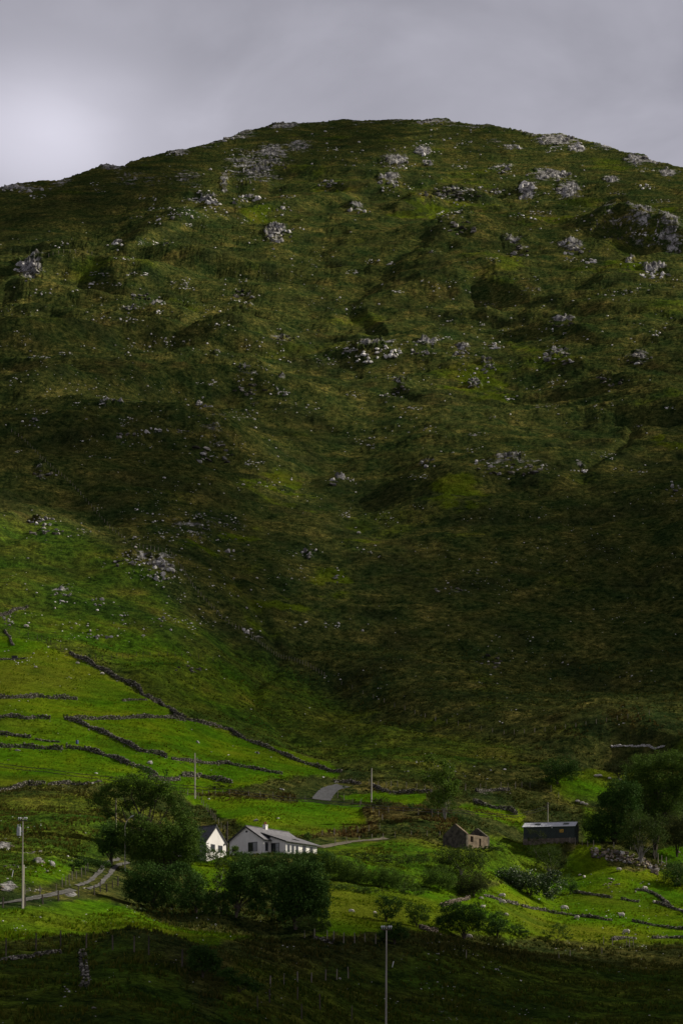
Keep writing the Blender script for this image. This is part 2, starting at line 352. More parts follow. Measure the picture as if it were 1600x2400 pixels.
# diagonal folds and narrow gullies running down the slope
wx = 25 * pn(X / 90.0, R / 90.0, 170)
Zn += 3.4 * q * ctap * rough * fbm(X * .6 + .35 * R + .4 * wx, R * .9 - .3 * X, 55, 3, .5, 171, True)
Zn -= 3.2 * q * ctap * rough * smooth(.16, 0, np.abs(pn((X + wx) / 75.0, R / 260.0, 181))) * smooth(-.3, .3, pn(X / 140.0, R / 140.0, 185))
# benches: short flats with steeper risers, broken along the slope
tw = Z + 26 * fbm(X * .38, R, 150, 3, .5, 141) + .10 * X
for H_, off, wt, sd in ((34.0, 0.0, .68, 151), (13.0, 5.0, .42, 161)):
    tt = (tw + off + (4 if H_ < 20 else 0) * fbm(X, R, 60, 2, .5, sd + 3)) / H_; ff = tt - np.floor(tt)
    gg = np.where(ff < .66, ff * .42, .2772 + (ff - .66) * (.7228 / .34))
    mk = smooth(-.25, .55, fbm(X * .45, R * 1.2, 120 if H_ > 20 else 70, 2, .5, sd)) * wt * q * ctap * (1 - SMOOTHF) * (1 - .7 * np.clip(GREEN, 0, 1))
    Zn += mk * H_ * (gg - ff)
# blocky rock relief
cell = np.floor(fbm(X + .35 * Z, R * .5 + Z * .6, 7.0, 2, .5, 61) * 5) / 5
Zn += ROCKM * damp * (0.2 + 2.0 * q) * (0.55 * cell + 0.75 * fbm(X + .3 * Z, Z * .5 + R * .2, 2.6, 3, .6, 71, True)) * (0.35 + 0.65 * ctap)
for u, v, rad in PADS:
    x0, y0 = base_xy(u, v); z0 = (HV - v) / F * R
    w = 1 - smooth(rad, rad * 1.7, np.hypot(X - x0, R - y0))
    Zn = Zn * (1 - w); Z = Z * (1 - w) + z0 * w
Z = Z + Zn
# near ground (down to the camera's own hillside) and the far side of the mountain
near_r = [2.0, 8, 20, 40, 60, 80, 100, 115]
rows_r, rows_z = [], []
for k, r in enumerate(near_r):
    f = r / near_r[-1] * 0.9
    rr = np.minimum(np.full(len(cols), r), R[0] * f)
    rows_r.append(rr); rows_z.append(-1.7 + (Z[0] + 1.7 - 1.2) * (rr / R[0]) ** 1.4)
far_r, far_z = [], []
for k in range(1, 16):
    dr = 18 * k ** 1.9
    far_r.append(R[-1] + dr); far_z.append(Z[-1] - 0.22 * dr - 0.00008 * dr * dr - 4 * (1 - math.exp(-k)))
RF = np.vstack([np.array(rows_r), R, np.array(far_r)])
ZF = np.vstack([np.array(rows_z), Z, np.array(far_z)])
ZF = np.maximum(ZF, -60)
XF = (cols[None, :] - CU) / F * RF
pad = lambda A: np.vstack([np.repeat(A[:1], len(near_r), 0), A, np.repeat(A[-1:], len(far_r), 0)])
VP = HV - F * ZF / RF

def grid_mesh(name, Xa, Ya, Za):
    nr, nc = Xa.shape
    me = bpy.data.meshes.new(name)
    co = np.stack([Xa, Ya, Za], -1).reshape(-1, 3).astype(np.float32)
    i = np.arange((nr - 1) * (nc - 1)); rr, cc = i // (nc - 1), i % (nc - 1)
    a = rr * nc + cc
    quad = np.stack([a, a + 1, a + nc + 1, a + nc], -1).astype(np.int32)
    me.vertices.add(len(co)); me.vertices.foreach_set('co', co.ravel())
    me.loops.add(quad.size); me.loops.foreach_set('vertex_index', quad.ravel())
    me.polygons.add(len(quad)); me.polygons.foreach_set('loop_start', np.arange(0, quad.size, 4, dtype=np.int32))
    me.polygons.foreach_set('loop_total', np.full(len(quad), 4, np.int32))
    me.update(calc_edges=True)
    return me
def attr(me, name, arr):
    a = me.attributes.new(name, 'FLOAT', 'POINT'); a.data.foreach_set('value', np.ascontiguousarray(arr, np.float32).ravel())
ground_me = grid_mesh("ground", XF, RF, ZF)
ground_me.polygons.foreach_set('use_smooth', np.ones(len(ground_me.polygons), bool))
for nm, A in (('rock', ROCK), ('green', GREEN), ('moss', MOSS), ('brown', BROWN)): attr(ground_me, nm, pad(A))
ground = bpy.data.objects.new("ground", ground_me); C.objects.link(ground)
ground['kind'] = 'structure'

# ------------------------------------------------------------------ finding places on the ground
def pix(u, v):
    """the ground point seen at photo pixel (u, v)"""
    i = int(np.clip(np.searchsorted(cols, u), 1, len(cols) - 1))
    i = i if abs(cols[i] - u) < abs(cols[i - 1] - u) else i - 1
    col = VP[len(near_r):, i]; k = int(np.argmax(col <= v))
    k = k + len(near_r)
    if k == 0: k = 1
    t = (VP[k - 1, i] - v) / max(1e-6, VP[k - 1, i] - VP[k, i]); t = min(1, max(0, t))
    y = RF[k - 1, i] + t * (RF[k, i] - RF[k - 1, i]); z = ZF[k - 1, i] + t * (ZF[k, i] - ZF[k - 1, i])
    return Vector(((u - CU) / F * y, y, z))
def gz(x, y):
    u = CU + F * x / y
    i = int(np.clip(np.searchsorted(cols, u), 1, len(cols) - 1)); t = (u - cols[i - 1]) / (cols[i] - cols[i - 1])
    return float((1 - t) * np.interp(y, RF[:, i - 1], ZF[:, i - 1]) + t * np.interp(y, RF[:, i], ZF[:, i]))
def at(u, v, y):
    """the point at forward distance y seen at pixel (u, v)"""
    return Vector(((u - CU) / F * y, y, (HV - v) / F * y))
# ------------------------------------------------------------------ materials
MATS = {}
def nodes(name):
    m = bpy.data.materials.new(name); m.use_nodes = True
    nt = m.node_tree; nt.nodes.clear()
    return m, nt, nt.nodes.new, nt.links.new
def ramp(N, L, src, stops, interp='LINEAR'):
    r = N('ShaderNodeValToRGB'); r.color_ramp.interpolation = interp
    e = r.color_ramp.elements
    while len(e) > 1: e.remove(e[-1])
    for k, (p, c) in enumerate(stops):
        x = e[0] if k == 0 else e.new(p)
        x.position = p; x.color = (*c, 1) if len(c) == 3 else c
    L(src, r.inputs[0]); return r.outputs[0]
def noise(N, L, vec, scale, detail=4, rough=.55, dist=0.0):
    n = N('ShaderNodeTexNoise'); n.inputs['Scale'].default_value = scale; n.inputs['Detail'].default_value = detail
    n.inputs['Roughness'].default_value = rough; n.inputs['Distortion'].default_value = dist
    L(vec, n.inputs['Vector']); return n.outputs[0]
def mixc(N, L, f, a, b, mode='MIX'):
    m = N('ShaderNodeMix'); m.data_type = 'RGBA'; m.blend_type = mode
    for s_, v in (('Factor', f), ('A', a), ('B', b)):
        if isinstance(v, (int, float)): m.inputs[s_].default_value = v
        elif isinstance(v, tuple): m.inputs[s_].default_value = (*v, 1)
        else: L(v, m.inputs[s_])
    return m.outputs['Result']
def mth(N, L, op, a, b=None, c=None, clamp=False):
    m = N('ShaderNodeMath'); m.operation = op; m.use_clamp = clamp
    for k, v in enumerate((a, b, c)):
        if v is None: continue
        if isinstance(v, (int, float)): m.inputs[k].default_value = v
        else: L(v, m.inputs[k])
    return m.outputs[0]
def mrange(N, L, v, a, b, c=0.0, d=1.0):
    m = N('ShaderNodeMapRange'); m.interpolation_type = 'SMOOTHSTEP'
    for k, x in zip(('From Min', 'From Max', 'To Min', 'To Max'), (a, b, c, d)): m.inputs[k].default_value = x
    L(v, m.inputs['Value']); return m.outputs[0]

def ground_material():
    m, nt, N, L = nodes('hillside_grass')
    out = N('ShaderNodeOutputMaterial'); bs = N('ShaderNodeBsdfPrincipled'); L(bs.outputs[0], out.inputs[0])
    tc = N('ShaderNodeTexCoord'); P = tc.outputs['Object']
    mp = N('ShaderNodeMapping'); mp.inputs['Scale'].default_value = (0.9, 0.75, 1.1); L(P, mp.inputs[0]); PS = mp.outputs[0]
    A = {}
    for k in ('rock', 'green', 'moss', 'brown'):
        a = N('ShaderNodeAttribute'); a.attribute_name = k; A[k] = a.outputs['Fac']
    nbig = noise(N, L, P, 0.016, 4, .55, .4)
    nmid = noise(N, L, PS, 0.07, 5, .6, .3)
    nfin = noise(N, L, PS, 0.45, 6, .82)
    nvf = noise(N, L, PS, 2.6, 4, .7)
    # heath: heather, bent grass, moss
    nht = mth(N, L, 'MULTIPLY_ADD', nmid, .5, mth(N, L, 'MULTIPLY', nfin, .5))
    heath = ramp(N, L, nht, [(.30, (.009, .022, .0065)), (.44, (.020, .033, .0090)), (.55, (.048, .052, .0130)), (.68, (.135, .110, .028))])
    grassy = ramp(N, L, nmid, [(.3, (.030, .050, .005)), (.5, (.056, .078, .006)), (.68, (.088, .094, .010))])
    mo = mth(N, L, 'ADD', A['moss'], mrange(N, L, nbig, .50, .70, 0, .55))
    col = mixc(N, L, mrange(N, L, mth(N, L, 'ADD', mo, mth(N, L, 'MULTIPLY', mth(N, L, 'SUBTRACT', nfin, .5), .8)), .25, .75), heath, grassy)
    bro = ramp(N, L, nfin, [(.3, (.020, .016, .008)), (.5, (.052, .039, .014)), (.7, (.110, .082, .028))])
    bf = mrange(N, L, mth(N, L, 'MULTIPLY_ADD', mth(N, L, 'SUBTRACT', nmid, .5), 1.6, A['brown']),   .35, 1.0, 0, .7)
    col = mixc(N, L, bf, col, bro)
    fld = ramp(N, L, nmid, [(.28, (.030, .084, .0030)), (.46, (.047, .108, .0036)), (.60, (.078, .126, .0042)), (.74, (.118, .130, .008))])
    fld = mixc(N, L, mrange(N, L, nbig, .48, .66, 0, .68), fld, (.098, .098, .010))
    fld = mixc(N, L, mrange(N, L, noise(N, L, P, .045, 3, .6, .3), .54, .68, 0, .55), fld, (.026, .058, .004))
    gf = mrange(N, L, mth(N, L, 'MULTIPLY_ADD', mth(N, L, 'SUBTRACT', nfin, .5), .9, A['green']), .12, .80)
    col = mixc(N, L, gf, col, fld)
    hth = mrange(N, L, mth(N, L, 'ADD', noise(N, L, P, .034, 4, .62, .5), mth(N, L, 'MULTIPLY', mth(N, L, 'SUBTRACT', nfin, .5), .35)), .53, .62, 0, .52)
    hth = mth(N, L, 'MULTIPLY', hth, mth(N, L, 'SUBTRACT', 1.0, A['green'], clamp=True), clamp=True)
    col = mixc(N, L, hth, col, (.013, .018, .0075))
    # tufts and blades
    g1 = mrange(N, L, nfin, .28, .72, .30, 1.85); g2 = mrange(N, L, nvf, .25, .75, .45, 1.55)
    gr = mth(N, L, 'MULTIPLY', g1, g2)
    soft = mth(N, L, 'MULTIPLY', A['green'], .45)
    gr = mth(N, L, 'ADD', mth(N, L, 'MULTIPLY', gr, mth(N, L, 'SUBTRACT', 1.0, soft)), soft)
    vm = N('ShaderNodeVectorMath'); vm.operation = 'SCALE'; L(col, vm.inputs[0]); L(gr, vm.inputs['Scale']); col = vm.outputs[0]
    # rock
    mp2 = N('ShaderNodeMapping'); mp2.inputs['Scale'].default_value = (1.0, .5, .45); mp2.inputs['Rotation'].default_value = (0, math.radians(20), 0); L(P, mp2.inputs[0])
    nr1 = noise(N, L, mp2.outputs[0], 0.32, 7, .68); nr2 = noise(N, L, P, 1.3, 4, .65)
    rock = ramp(N, L, nr1, [(.30, (.014, .015, .013)), (.42, (.075, .073, .069)), (.50, (.22, .211, .206)), (.62, (.48, .46, .45))])
    rock = mixc(N, L, mrange(N, L, nr2, .3, .75, .0, .55), rock, (.05, .05, .04))
    mp3 = N('ShaderNodeMapping'); mp3.inputs['Scale'].default_value = (.55, .7, 1.25); mp3.inputs['Rotation'].default_value = (0, math.radians(-12), 0); L(P, mp3.inputs[0])
    nrk = noise(N, L, mp3.outputs[0], 0.13, 8, .74, .5)
    rf = mrange(N, L, mth(N, L, 'MULTIPLY_ADD', mth(N, L, 'SUBTRACT', nrk, .5), 2.3, A['rock']), .44, .62)
    col = mixc(N, L, rf, col, rock)
    L(col, bs.inputs['Base Color'])
    bs.inputs['Roughness'].default_value = 0.95
    bs.inputs['Specular IOR Level'].default_value = 0.0
    b1 = N('ShaderNodeBump'); b1.inputs['Strength'].default_value = .75; b1.inputs['Distance'].default_value = 1.1
    L(nfin, b1.inputs['Height'])
    b2 = N('ShaderNodeBump'); b2.inputs['Strength'].default_value = .7; b2.inputs['Distance'].default_value = .28
    L(nvf, b2.inputs['Height']); L(b1.outputs[0], b2.inputs['Normal'])
    b3 = N('ShaderNodeBump'); b3.inputs['Distance'].default_value = 1.6; L(mth(N, L, 'MULTIPLY', rf, .9), b3.inputs['Strength'])
    L(nr1, b3.inputs['Height']); L(b2.outputs[0], b3.inputs['Normal'])
    L(b3.outputs[0], bs.inputs['Normal'])
    return m
ground_me.materials.append(ground_material())

def simple(name, c1, c2, scale=1.0, rough=.9, spec=.2, detail=4, stretch=(1, 1, 1), bump=0.0, bdist=.05, lo=.35, hi=.65, metal=0.0, trans=0.0, coord='Object'):
    if name in MATS: return MATS[name]
    m, nt, N, L = nodes(name)
    out = N('ShaderNodeOutputMaterial'); bs = N('ShaderNodeBsdfPrincipled')
    tc = N('ShaderNodeTexCoord'); mp = N('ShaderNodeMapping'); mp.inputs['Scale'].default_value = stretch; L(tc.outputs[coord], mp.inputs[0])
    n = noise(N, L, mp.outputs[0], scale, detail, .6)
    L(ramp(N, L, n, [(lo, c1), (hi, c2)]), bs.inputs['Base Color'])
    bs.inputs['Roughness'].default_value = rough; bs.inputs['Specular IOR Level'].default_value = spec; bs.inputs['Metallic'].default_value = metal
    if bump:
        b = N('ShaderNodeBump'); b.inputs['Strength'].default_value = bump; b.inputs['Distance'].default_value = bdist
        L(n, b.inputs['Height']); L(b.outputs[0], bs.inputs['Normal'])
    L(bs.outputs[0], out.inputs[0])
    MATS[name] = m; return m
def leaf_mat(name, c1, c2, gloss=.05, rough=.75, trans=.25):
    m, nt, N, L = nodes(name)
    out = N('ShaderNodeOutputMaterial'); bs = N('ShaderNodeBsdfPrincipled'); tr = N('ShaderNodeBsdfTranslucent'); mx = N('ShaderNodeMixShader')
    g = N('ShaderNodeNewGeometry')
    tc = N('ShaderNodeTexCoord'); n = noise(N, L, tc.outputs['Object'], .6, 3, .6)
    f = mth(N, L, 'MULTIPLY_ADD', g.outputs['Random Per Island'], .6, mth(N, L, 'MULTIPLY', n, .6))
    c = ramp(N, L, f, [(.2, c1), (.8, c2)])
    L(c, bs.inputs['Base Color']); L(c, tr.inputs['Color'])
    bs.inputs['Roughness'].default_value = rough; bs.inputs['Specular IOR Level'].default_value = gloss
    mx.inputs[0].default_value = trans
    L(bs.outputs[0], mx.inputs[1]); L(tr.outputs[0], mx.inputs[2]); L(mx.outputs[0], out.inputs[0])
    return m
def stone_mat(name, stops, scale=1.6):
    m, nt, N, L = nodes(name)
    out = N('ShaderNodeOutputMaterial'); bs = N('ShaderNodeBsdfPrincipled'); g = N('ShaderNodeNewGeometry'); oi = N('ShaderNodeObjectInfo')
    tc = N('ShaderNodeTexCoord'); n = noise(N, L, tc.outputs['Object'], scale, 5, .62)
    r = mth(N, L, 'FRACT', mth(N, L, 'ADD', g.outputs['Random Per Island'], oi.outputs['Random']))
    f = mth(N, L, 'ADD', mth(N, L, 'MULTIPLY', r, .55), mth(N, L, 'MULTIPLY', n, .55))
    L(ramp(N, L, f, stops), bs.inputs['Base Color']); bs.inputs['Roughness'].default_value = .92; bs.inputs['Specular IOR Level'].default_value = .15
    b = N('ShaderNodeBump'); b.inputs['Strength'].default_value = .6; b.inputs['Distance'].default_value = .12; L(n, b.inputs['Height']); L(b.outputs[0], bs.inputs['Normal'])
    L(bs.outputs[0], out.inputs[0]); return m
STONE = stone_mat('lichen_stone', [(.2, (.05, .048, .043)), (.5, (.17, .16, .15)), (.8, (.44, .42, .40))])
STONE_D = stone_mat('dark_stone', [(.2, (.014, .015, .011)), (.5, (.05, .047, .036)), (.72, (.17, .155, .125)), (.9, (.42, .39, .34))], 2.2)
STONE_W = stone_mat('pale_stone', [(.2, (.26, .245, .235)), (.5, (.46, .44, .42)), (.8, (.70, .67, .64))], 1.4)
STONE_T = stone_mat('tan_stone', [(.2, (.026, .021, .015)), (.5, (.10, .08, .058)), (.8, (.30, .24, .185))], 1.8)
TIMBER = simple('weathered_timber', (.10, .085, .065), (.27, .235, .19), 3.0, .9, .15, 4, (1, 1, .12))
TIMBER_D = simple('dark_timber', (.035, .03, .024), (.11, .092, .07), 3.0, .9, .15, 4, (1, 1, .12))
POLE = simple('grey_pole_timber', (.24, .215, .18), (.50, .46, .39), 2.0, .85, .2, 4, (1, 1, .1))
WIRE = simple('wire', (.012, .012, .012), (.03, .03, .03), 3.0, .9, .0)
METAL = simple('galvanised_metal', (.25, .26, .27), (.42, .43, .45), 4.0, .5, .4)
PORCELAIN = simple('insulator_glaze', (.55, .56, .57), (.8, .8, .8), 3.0, .25, .5)
BARK = simple('bark', (.022, .018, .013), (.085, .07, .052), 3.0, .95, .1, 4, (1, 1, .2), bump=.5)
BARK_P = simple('pale_bark', (.09, .08, .066), (.30, .275, .235), 3.0, .95, .1, 4, (1, 1, .25))
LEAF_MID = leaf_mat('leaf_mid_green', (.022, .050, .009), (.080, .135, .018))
LEAF_FRESH = leaf_mat('leaf_fresh_green', (.032, .070, .010), (.105, .165, .02))  # palest, freshest leaf green
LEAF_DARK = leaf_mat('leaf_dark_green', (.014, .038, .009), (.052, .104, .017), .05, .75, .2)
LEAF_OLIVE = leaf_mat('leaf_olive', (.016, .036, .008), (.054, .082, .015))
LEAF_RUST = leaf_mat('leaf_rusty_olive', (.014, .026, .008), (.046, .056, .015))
LEAF_GLOSS = leaf_mat('leaf_glossy', (.012, .030, .008), (.040, .075, .014), .32, .5, .15)

NOCLOUD=False
# ------------------------------------------------------------------ unseen cloud sheet added between sun and hill, gaps cut to a light map
def light_map():
    pts = [(0, 430, .22), (200, 470, .05), (400, 430, .06), (600, 380, .42), (760, 330, .18), (900, 310, .12), (1100, 320, .35), (1300, 330, .75), (1500, 370, .6), (0, 540, .08), (250, 540, .10), (480, 500, .75), (620, 480, .9), (900, 440, .9), (1200, 420, .85), (1500, 440, .7),
           (0, 630, .85), (200, 620, .85), (400, 600, .75), (700, 560, 1), (1000, 540, .85), (1300, 540, .55), (1550, 540, .6), (900, 660, .55), (1200, 680, .75), (1550, 680, .8), (600, 660, .8), (300, 690, .75),
           (480, 474, 1.2), (585, 468, 1.2), (640, 552, 1.1), (860, 840, 1.3), (920, 832, 1.2), (990, 358, 1.2), (1300, 330, 1.0), (1530, 646, 1.1), (70, 626, 1.1), (275, 573, 1.0),
           (50, 752, 1), (200, 748, 1), (350, 752, 1), (500, 752, 1), (650, 762, 1), (60, 806, .18), (200, 802, .2), (350, 800, .22), (500, 806, .3), (50, 862, .95), (250, 862, .95), (450, 858, 1), (620, 862, 1), (800, 885, 1),
           (60, 912, .12), (250, 912, .14), (450, 906, .2), (600, 910, .3), (60, 972, .8), (250, 985, .75), (430, 1000, .7), (100, 1022, .05), (300, 1032, .05),
           (800, 760, .75), (1100, 750, .8), (1500, 770, .9), (750, 880, .7), (1000, 860, .65), (1300, 900, .45), (1550, 900, .5),
           (600, 980, .45), (1000, 990, .8), (1250, 980, .85), (1500, 1000, .55), (0, 1070, .05), (250, 1080, .04), (450, 1100, .04), (650, 1140, .65), (850, 1080, .4), (1100, 1090, .4), (1300, 1060, .6), (1560, 1090, .4),
           (-40, 1192, 1.1), (30, 1198, 1.1), (100, 1208, 1.1), (160, 1220, 1.0), (215, 1238, .8), (0, 1145, .2), (130, 1158, .16), (210, 1182, .14), (250, 1180, .15), (400, 1200, .06), (560, 1240, .15), (850, 1250, .6), (700, 1220, .4), (1050, 1200, .26), (1300, 1200, .12), (1550, 1200, .08), (0, 1300, .55), (200, 1300, .48), (380, 1330, .42), (520, 1330, .06), (760, 1340, .36), (1000, 1350, .22), (1300, 1350, .09), (1560, 1400, .05),
           (0, 1400, .70), (250, 1420, .52), (450, 1430, .36), (600, 1440, .10), (780, 1420, .40), (1000, 1480, .24), (1300, 1500, .11), (1560, 1530, .08), (0, 1500, .8), (250, 1520, .6), (450, 1530, .36), (600, 1540, .18), (800, 1560, .22), (1100, 1600, .18), (1400, 1620, .20),
           (0, 1600, .82), (200, 1620, .64), (400, 1620, .38), (550, 1640, .20), (750, 1680, .20), (1000, 1720, .38), (1250, 1700, .38), (1450, 1700, .75), (1560, 1690, .95), (0, 1720, .80), (250, 1720, .62), (450, 1740, .45), (600, 1760, .45), (800, 1790, .30), (1100, 1790, .25), (1350, 1780, .25), (1500, 1790, .7),
           (0, 1850, .8), (300, 1850, .85), (500, 1850, .70), (700, 1860, .58), (900, 1870, .75), (1150, 1860, .4), (1400, 1850, .5), (1560, 1850, .8), (0, 1960, .95), (300, 1950, 1), (550, 1960, 1), (700, 1960, 1), (900, 1950, .75), (1100, 1940, .9), (1300, 1950, .8), (1450, 1960, .6), (1580, 1960, .7),
           (0, 2060, .7), (250, 2060, .9), (500, 2060, .7), (700, 2060, .7), (900, 2060, .8), (1150, 2060, .9), (1400, 2060, .9), (1600, 2060, .9), (0, 2150, .95), (250, 2150, .9), (450, 2190, .95), (640, 2150, .5), (900, 2150, .55), (1150, 2150, .9), (1400, 2150, 1), (1600, 2150, .95), (0, 2190, .95), (700, 2190, .5), (1100, 2195, .6), (1500, 2195, .8)]
    p = np.array(pts, float)
    st_ = 6
    uu = U[::st_, ::st_]; vv = V0[::st_, ::st_]
    num = 0; den = 1e-9
    for u, v, l in p:
        w = 1.0 / (((uu - u) / 1.15) ** 2 + (vv - v) ** 2 + 450.0) ** 2.2
        num = num + w * l; den = den + w
    Lm = num / den
    vb = np.interp(uu, [-300, 0, 300, 430, 500, 580, 640, 900, 1200, 1600, 1900], [2256, 2258, 2252, 2276, 2270, 2236, 2214, 2230, 2236, 2244, 2240])
    vb = vb + 12 * pn(uu / 110.0, uu * 0 + .3, 77) + 6 * pn(uu / 37.0, uu * 0 + .7, 78)
    Lm = Lm * smooth(0, 1, (vb + 14 - vv) / 30.0)
    Lm = np.clip((Lm - .04) / .70, 0, 1)
    return X[::st_, ::st_].ravel(), R[::st_, ::st_].ravel(), Z[::st_, ::st_].ravel(), Lm.ravel(), (np.abs(uu - 800) < 1050).ravel()
ZC, GC = 1150.0, 12.0
def build_shade_clouds():
    x, y, z, l, ok = light_map()
    t = (ZC - z) / SUN.z
    cx, cy = (x + SUN.x * t)[ok], (y + SUN.y * t)[ok]; l = l[ok]
    x0, x1, y0, y1 = cx.min() - 260, cx.max() + 260, cy.min() - 260, min(cy.max() + 40, 2280.0)
    sel = (cy < y1) & (cy > y0); cx, cy, l = cx[sel], cy[sel], l[sel]
    nx, ny = int((x1 - x0) / GC), int((y1 - y0) / GC)
    ix, iy = ((cx - x0) / GC).astype(int), ((cy - y0) / GC).astype(int)
    acc = np.zeros((ny, nx)); cnt = np.zeros((ny, nx))
    np.add.at(acc, (iy, ix), l); np.add.at(cnt, (iy, ix), 1)
    val = np.where(cnt > 0, acc / np.maximum(cnt, 1), np.nan)
    for _ in range(60):
        nanm = np.isnan(val)
        if not nanm.any(): break
        a = np.pad(val, 1, constant_values=np.nan)
        stack = np.stack([a[:-2, 1:-1], a[2:, 1:-1], a[1:-1, :-2], a[1:-1, 2:]])
        mm = ~np.isnan(stack); sm = np.where(mm, stack, 0).sum(0); c = mm.sum(0)
        val = np.where(nanm & (c > 0), sm / np.maximum(c, 1), val)
    val = np.where(np.isnan(val), .4, val)
    gx, gy = np.meshgrid(x0 + (np.arange(nx) + .5) * GC, y0 + (np.arange(ny) + .5) * GC)
    dens = 1 - val
    puff = fbm(gx, gy, 170, 4, .55, 800)
    up = ZC + dens * (13 + 8 * puff) + .5
    dn = ZC - dens * (8 + 5 * fbm(gx, gy, 120, 4, .55, 820)) - .5
    m, nt, N, L = nodes('shade_cloud_vapour')
    out = N('ShaderNodeOutputMaterial'); tp = N('ShaderNodeBsdfTransparent'); df = N('ShaderNodeBsdfDiffuse'); tl = N('ShaderNodeBsdfTranslucent')
    df.inputs[0].default_value = (.85, .85, .87, 1); tl.inputs[0].default_value = (.8, .8, .84, 1)
    a = N('ShaderNodeAttribute'); a.attribute_name = 'cover'
    mx = N('ShaderNodeMixShader'); mx.inputs[0].default_value = .35; L(df.outputs[0], mx.inputs[1]); L(tl.outputs[0], mx.inputs[2])
    m2 = N('ShaderNodeMixShader'); L(a.outputs['Fac'], m2.inputs[0]); L(tp.outputs[0], m2.inputs[1]); L(mx.outputs[0], m2.inputs[2])
    L(m2.outputs[0], out.inputs[0])
    nv = nx * ny
    co = np.concatenate([np.stack([gx, gy, up], -1).reshape(-1, 3), np.stack([gx, gy, dn], -1).reshape(-1, 3)])
    i = np.arange((ny - 1) * (nx - 1)); rr, cc = i // (nx - 1), i % (nx - 1); k = rr * nx + cc
    keep = dens.reshape(-1)[k] > .02
    k = k[keep]
    qd = np.concatenate([np.stack([k, k + 1, k + nx + 1, k + nx], -1), np.stack([k, k + nx, k + nx + 1, k + 1], -1) + nv])
    me = bpy.data.meshes.new('shade_cloud')
    me.vertices.add(len(co)); me.vertices.foreach_set('co', co.astype(np.float32).ravel())
    me.loops.add(qd.size); me.loops.foreach_set('vertex_index', qd.astype(np.int32).ravel())
    me.polygons.add(len(qd)); me.polygons.foreach_set('loop_start', np.arange(0, qd.size, 4, dtype=np.int32)); me.polygons.foreach_set('loop_total', np.full(len(qd), 4, np.int32))
    me.update(calc_edges=True)
    me.polygons.foreach_set('use_smooth', np.ones(len(qd), bool))
    alpha = 1 - np.sqrt(np.clip(val, 0, 1))
    attr(me, 'cover', np.concatenate([alpha.ravel(), alpha.ravel()]))
    me.materials.append(m)
    o = bpy.data.objects.new('shade_cloud', me); C.objects.link(o); o['kind'] = 'structure'  # out-of-view deck, added to lay shade patches on the hill
build_shade_clouds() if not NOCLOUD else None
# ------------------------------------------------------------------ building blocks
def thing(name, label, cat, loc=(0, 0, 0), rz=0.0, group=None):
    o = bpy.data.objects.new(name, None); C.objects.link(o)
    o.location = loc; o.rotation_euler = (0, 0, rz); o['label'] = label; o['category'] = cat; o['kind'] = 'thing'
    if group: o['group'] = group
    return o
def link(name, me, parent=None, loc=None, rot=None, sc=None):
    o = bpy.data.objects.new(name, me); C.objects.link(o)
    if parent is not None: o.parent = parent
    if loc is not None: o.location = loc
    if rot is not None: o.rotation_euler = rot
    if sc is not None: o.scale = sc
    return o
def tag(o, label, cat, group=None):
    o['label'] = label; o['category'] = cat; o['kind'] = 'thing'
    if group: o['group'] = group
    return o
class MB:
    def __init__(s): s.v = []; s.f = []; s.mi = []; s.m = 0
    def add(s, vs, fs):
        b = len(s.v); s.v += [tuple(x) for x in vs]; s.f += [tuple(b + i for i in f) for f in fs]; s.mi += [s.m] * len(fs)
    def box(s, x0, y0, z0, x1, y1, z1):
        s.add([(x0, y0, z0), (x1, y0, z0), (x1, y1, z0), (x0, y1, z0), (x0, y0, z1), (x1, y0, z1), (x1, y1, z1), (x0, y1, z1)],
              [(0, 3, 2, 1), (4, 5, 6, 7), (0, 1, 5, 4), (1, 2, 6, 5), (2, 3, 7, 6), (3, 0, 4, 7)])
    def prism(s, poly, d0, d1, axis='x'):
        n = len(poly)
        mk = (lambda p, d: (d, p[0], p[1])) if axis == 'x' else (lambda p, d: (p[0], d, p[1]))
        s.add([mk(p, d0) for p in poly] + [mk(p, d1) for p in poly],
              [tuple(range(n)), tuple(range(2 * n - 1, n - 1, -1))] + [(i, n + i, n + (i + 1) % n, (i + 1) % n) for i in range(n)])
    def tube(s, pts, rads, n=6, caps=True):
        pts = [Vector(p) for p in pts]; rings = []
        for i, p in enumerate(pts):
            d = (pts[min(i + 1, len(pts) - 1)] - pts[max(i - 1, 0)]).normalized()
            a = d.orthogonal().normalized() if i == 0 else (a - d * a.dot(d)).normalized()
            b = d.cross(a)
            rings.append([p + (a * math.cos(2 * math.pi * k / n) + b * math.sin(2 * math.pi * k / n)) * rads[i] for k in range(n)])
        fs = []
        for i in range(len(pts) - 1):
            for k in range(n): fs.append((i * n + k, i * n + (k + 1) % n, (i + 1) * n + (k + 1) % n, (i + 1) * n + k))
        if caps: fs += [tuple(range(n))[::-1], tuple((len(pts) - 1) * n + k for k in range(n))]
        s.add([v for r in rings for v in r], fs)
    def mesh(s, name, *mats):
        me = bpy.data.meshes.new(name); me.from_pydata(s.v, [], s.f)
        for m in mats: me.materials.append(m)
        if len(mats) > 1: me.polygons.foreach_set('material_index', s.mi)
        bm = bmesh.new(); bm.from_mesh(me); bmesh.ops.recalc_face_normals(bm, faces=bm.faces); bm.to_mesh(me); bm.free()
        return me
    def build(s, name, mat, parent=None, **k):
        return link(name, s.mesh(name, *(mat if isinstance(mat, tuple) else (mat,))), parent, **k)
